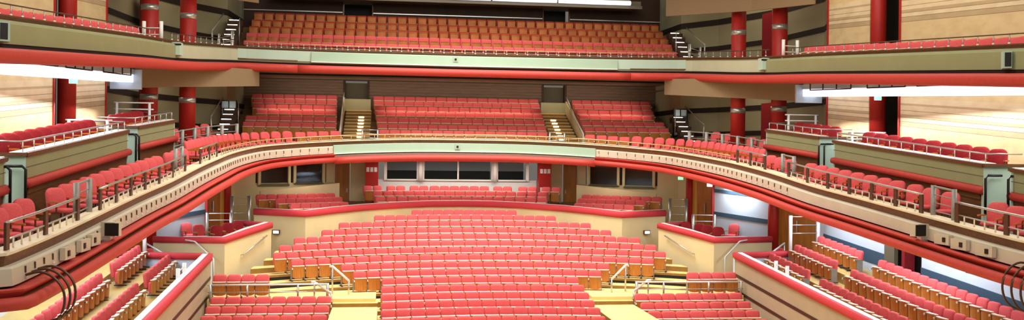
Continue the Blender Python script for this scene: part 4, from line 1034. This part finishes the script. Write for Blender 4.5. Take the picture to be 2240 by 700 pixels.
    # bronze hoops hanging from the near end of the balcony front
    for j, Y in enumerate((18.8, 19.1, 19.4)):
        z = interp(Y, [18, 22], [-1.86, -1.6]); x = midx(Y) - .15
        pts = []
        for k in range(15):
            a = math.radians(112 - k * 14.5)
            pts.append((s * (x - .42 - .34 * math.cos(PI - a) * -1 if False else x - .36 + .36 * math.cos(a) * -1 * -1), Y, z - 1.02 + .66 * math.sin(a)))
        arc = [(s * x, Y, z - .42), (s * (x - .25), Y, z - .36), (s * (x - .5), Y - .02, z - .46), (s * (x - .68), Y - .04, z - .68), (s * (x - .72), Y - .05, z - .95), (s * (x - .64), Y - .06, z - 1.2), (s * (x - .45), Y - .06, z - 1.36), (s * (x - .15), Y - .06, z - 1.46)]; arc = [(q[0], q[1], q[2] - .1) for q in arc]
        o = W('hanging_hoop', MB().tube(catmull(arc, 3), .026, 'bronze', 8), label=f'bent bronze hoop hanging off the {SIDE[s]} balcony front, {ordw(j + 1)} from the stage end', cat='hoop', group=f'{SIDE[s]} balcony hoops')
    # light troughs under the upper tier
    t = thing('light_trough', (s * 13.6, 30, 2.0), f'long white lit trough under the {SIDE[s]} upper tier along the timber wall', 'light')
    y0, y1 = 16, 37.55
    zb = lambda Y: 2.5 - .0453 * (37.6 - Y) if False else interp(Y, [16, 22, 37.6], [1.43, 1.9, 2.72])
    hx = lambda xa, xb, za, zb_, m: MB().hexa([(min(s * xa, s * xb), y0, zb(y0) + za), (max(s * xa, s * xb), y0, zb(y0) + za), (max(s * xa, s * xb), y1, zb(y1) + za), (min(s * xa, s * xb), y1, zb(y1) + za), (min(s * xa, s * xb), y0, zb(y0) + zb_), (max(s * xa, s * xb), y0, zb(y0) + zb_), (max(s * xa, s * xb), y1, zb(y1) + zb_), (min(s * xa, s * xb), y1, zb(y1) + zb_)], m)
    W('diffuser', hx(13.5, 14.1, 0, .3, 'lamp_cool'), t, label='glowing white diffuser')
    W('housing', hx(13.48, 14.3, .3, .5, 'blue_white'), t)
    W('end_cap', MB().box(min(s * 13.42, s * 14.35), max(s * 13.42, s * 14.35), 37.56, 37.66, 2.47, 3.2, 'blue_white').box(min(s * 12.9, s * 14.35), max(s * 12.9, s * 14.35), 37.3, 37.56, 2.47, 3.15, 'blue_white') if False else MB().box(min(s * 13.2, s * 14.35), max(s * 13.2, s * 14.35), 37.5, 37.62, 2.45, 3.2, 'blue_white'), t, label='pale blue end cap')
    t = thing('lighting_frame', (s * 13.2, 30, 2.3), f'thin dark lighting frame in front of the {SIDE[s]} lit trough', 'rail')
    for a, b in ((22.8, 28.6), (29.3, 31.8), (33.0, 36.4)):
        W('bar', MB().tube([(s * 13.3, a, zb(a) + .24), (s * 13.3, b, zb(b) + .24)], .025, 'dark_metal', 6), t)
        for Y in np.linspace(a, b, 4): W('drop', MB().cyl(s * 13.3, Y, zb(Y) + .24, zb(Y) + .6, .025, 'dark_metal', 6), t)
# exit sign and lamp under the right corner of the middle tier
t = thing('exit_sign', (11.05, 46.2, -.95), 'white lit exit sign under the curve of the right balcony, nearer the back wall', 'sign')
W('panel', MB().rbox((10.95, 46.0, -.95), (.26, .06, .16), 0, 'exit_green'), t); W('hanger', MB().cyl(10.95, 46.0, -.87, -.3, .015, 'steel', 6), t)
t = thing('bulkhead_lamp', (11.9, 44.2, -1.25), 'small white lamp above the honey timber door under the right balcony', 'light')
W('lens', MB().rbox((11.75, 43.9, -1.22), (.24, .14, .16), 0, 'exit_white'), t); W('base', MB().rbox((11.8, 44.0, -1.1), (.3, .16, .05), 0, 'steel'), t)
# sockets in the middle of the tier fronts
for (x, y, z, lab) in ((-.55, 45.94, 4.78, 'upper tier front'), (-.4, 46.05, .5, 'middle tier front')):
    t = thing('socket_plate', (x, y, z), f'small dark socket on its plate in the middle of the {lab}', 'socket')
    W('plate', MB().box(x - .12, x + .12, y - .03, y + .02, z - .12, z + .12, 'fascia_teal'), t); W('socket', MB().box(x - .05, x + .05, y - .05, y - .03, z - .05, z + .05, 'black'), t)

# ================================================================== LIGHT
def area(name, loc, size, power, col=(1, .93, .82), rot=(0, 0, 0), sy=None):
    l = bpy.data.lights.new(name, 'AREA'); l.energy = power; l.color = col; l.size = size
    if sy: l.shape = 'RECTANGLE'; l.size_y = sy
    o = bpy.data.objects.new(name, l); COL.objects.link(o); o.location = (loc[0], loc[1], loc[2] + E); o.rotation_euler = rot
    return o
WARM = (1, .86, .66); COOL = (.84, .92, 1)
area('house_light', (0, 38.5, 13), 11, 3300, (1, .95, .88), (0, 0, 0), 11).data.spread = math.radians(105)
area('house_light', (0, 26, 13), 14, 1700, (1, .94, .86), (math.radians(25), 0, 0), 8)
area('stage_light', (0, 9, 9), 14, 1700, (1, .93, .84), (math.radians(58), 0, 0), 4)
area('upper_tier_light', (0, 48.0, 9.2), 16, 130, WARM, (0, 0, 0), 1.5)
for s in (-1, 1):
    area('side_wall_light', (s * 12.2, 29, 10.2), 1.5, 420, (1, .9, .72), (0, s * math.radians(20), 0), 16)
    area('trough_light', (s * 13.75, 28.5, 1.6), .4, 320, (.95, .96, 1), (0, 0, 0), 15)
    for y, z in ((20.5, -2.95), (28.5, -2.2), (34.5, -1.55)):
        area('terrace_light', (s * 13.2, y, z), 1.5, 230, COOL, (0, 0, 0), 5)
    area('corner_light', (s * 12.4, 42.2, -1.3), 1., 110, COOL, (0, 0, 0), 1.6)
    area('circle_light', (s * 8.2, 47.2, -.3), 2.2, 90, (1, .92, .78), (0, 0, 0), 1.6)
    area('tier_light', (s * 8.4, 50.1, 3.95), 3.5, 45, (1, .8, .6), (0, 0, 0), .6).data.spread = math.radians(70)
    area('corner_fill', (s * 13.2, 43.5, 3.7), 1.2, 30, (1, .9, .72), (0, 0, 0), 3)  # added lamps without fixtures; this pair brightens the corner walls
    area('corner_fill', (s * 13.2, 43.5, 8.8), 1.2, 50, (1, .9, .72), (0, 0, 0), 3)
area('circle_light', (0, 49.0, -.3), 8, 190, (1, .95, .86), (0, 0, 0), 1.4)
area('tier_light', (0, 50.1, 3.95), 8, 110, (1, .8, .6), (0, 0, 0), .6).data.spread = math.radians(70)
area('tier_wall_fill', (0, 51.0, 3.7), 20, 110, (1, .85, .66), (math.radians(70), 0, 0), .4)  # added wide lamp, lifts the slatted wall behind the middle tier
area('pane_blue_fill', (0, 52.1, .25), 6, 60, COOL, (0, 0, 0), .8)  # added unseen lamp that tints the wall behind the window panes blue
w = bpy.data.worlds.new('World'); sc.world = w; w.use_nodes = True
w.node_tree.nodes['Background'].inputs[0].default_value = (1, .9, .76, 1); w.node_tree.nodes['Background'].inputs[1].default_value = .16

# ================================================================== CAMERA
F = 2050.; YAW = math.radians(7.61); ROLL = math.radians(.66); PY = 344.7
cam = bpy.data.cameras.new('Camera'); co = bpy.data.objects.new('Camera', cam); COL.objects.link(co)
cam.sensor_fit = 'HORIZONTAL'; cam.sensor_width = 36; cam.lens = F / 2240 * 36
cam.shift_y = -(350 - PY) / 2240
ex = Vector((math.cos(YAW), -math.sin(YAW), 0)); ey = Vector((math.sin(YAW), math.cos(YAW), 0)); ez = Vector((0, 0, 1))
a = math.cos(ROLL) * ex + math.sin(ROLL) * ez; b = -math.sin(ROLL) * ex + math.cos(ROLL) * ez
M = Matrix(((a.x, b.x, -ey.x, -3.84), (a.y, b.y, -ey.y, 0), (a.z, b.z, -ey.z, E), (0, 0, 0, 1)))
co.matrix_world = M
cam.clip_end = 300
sc.camera = co
for o in bpy.data.objects:
    if '_o' in o: del o['_o']
sc.view_settings.view_transform = 'Standard'; sc.view_settings.look = 'None'
sc.view_settings.gamma = 1; sc.view_settings.exposure = 0.0; sc.view_settings.use_curve_mapping = False
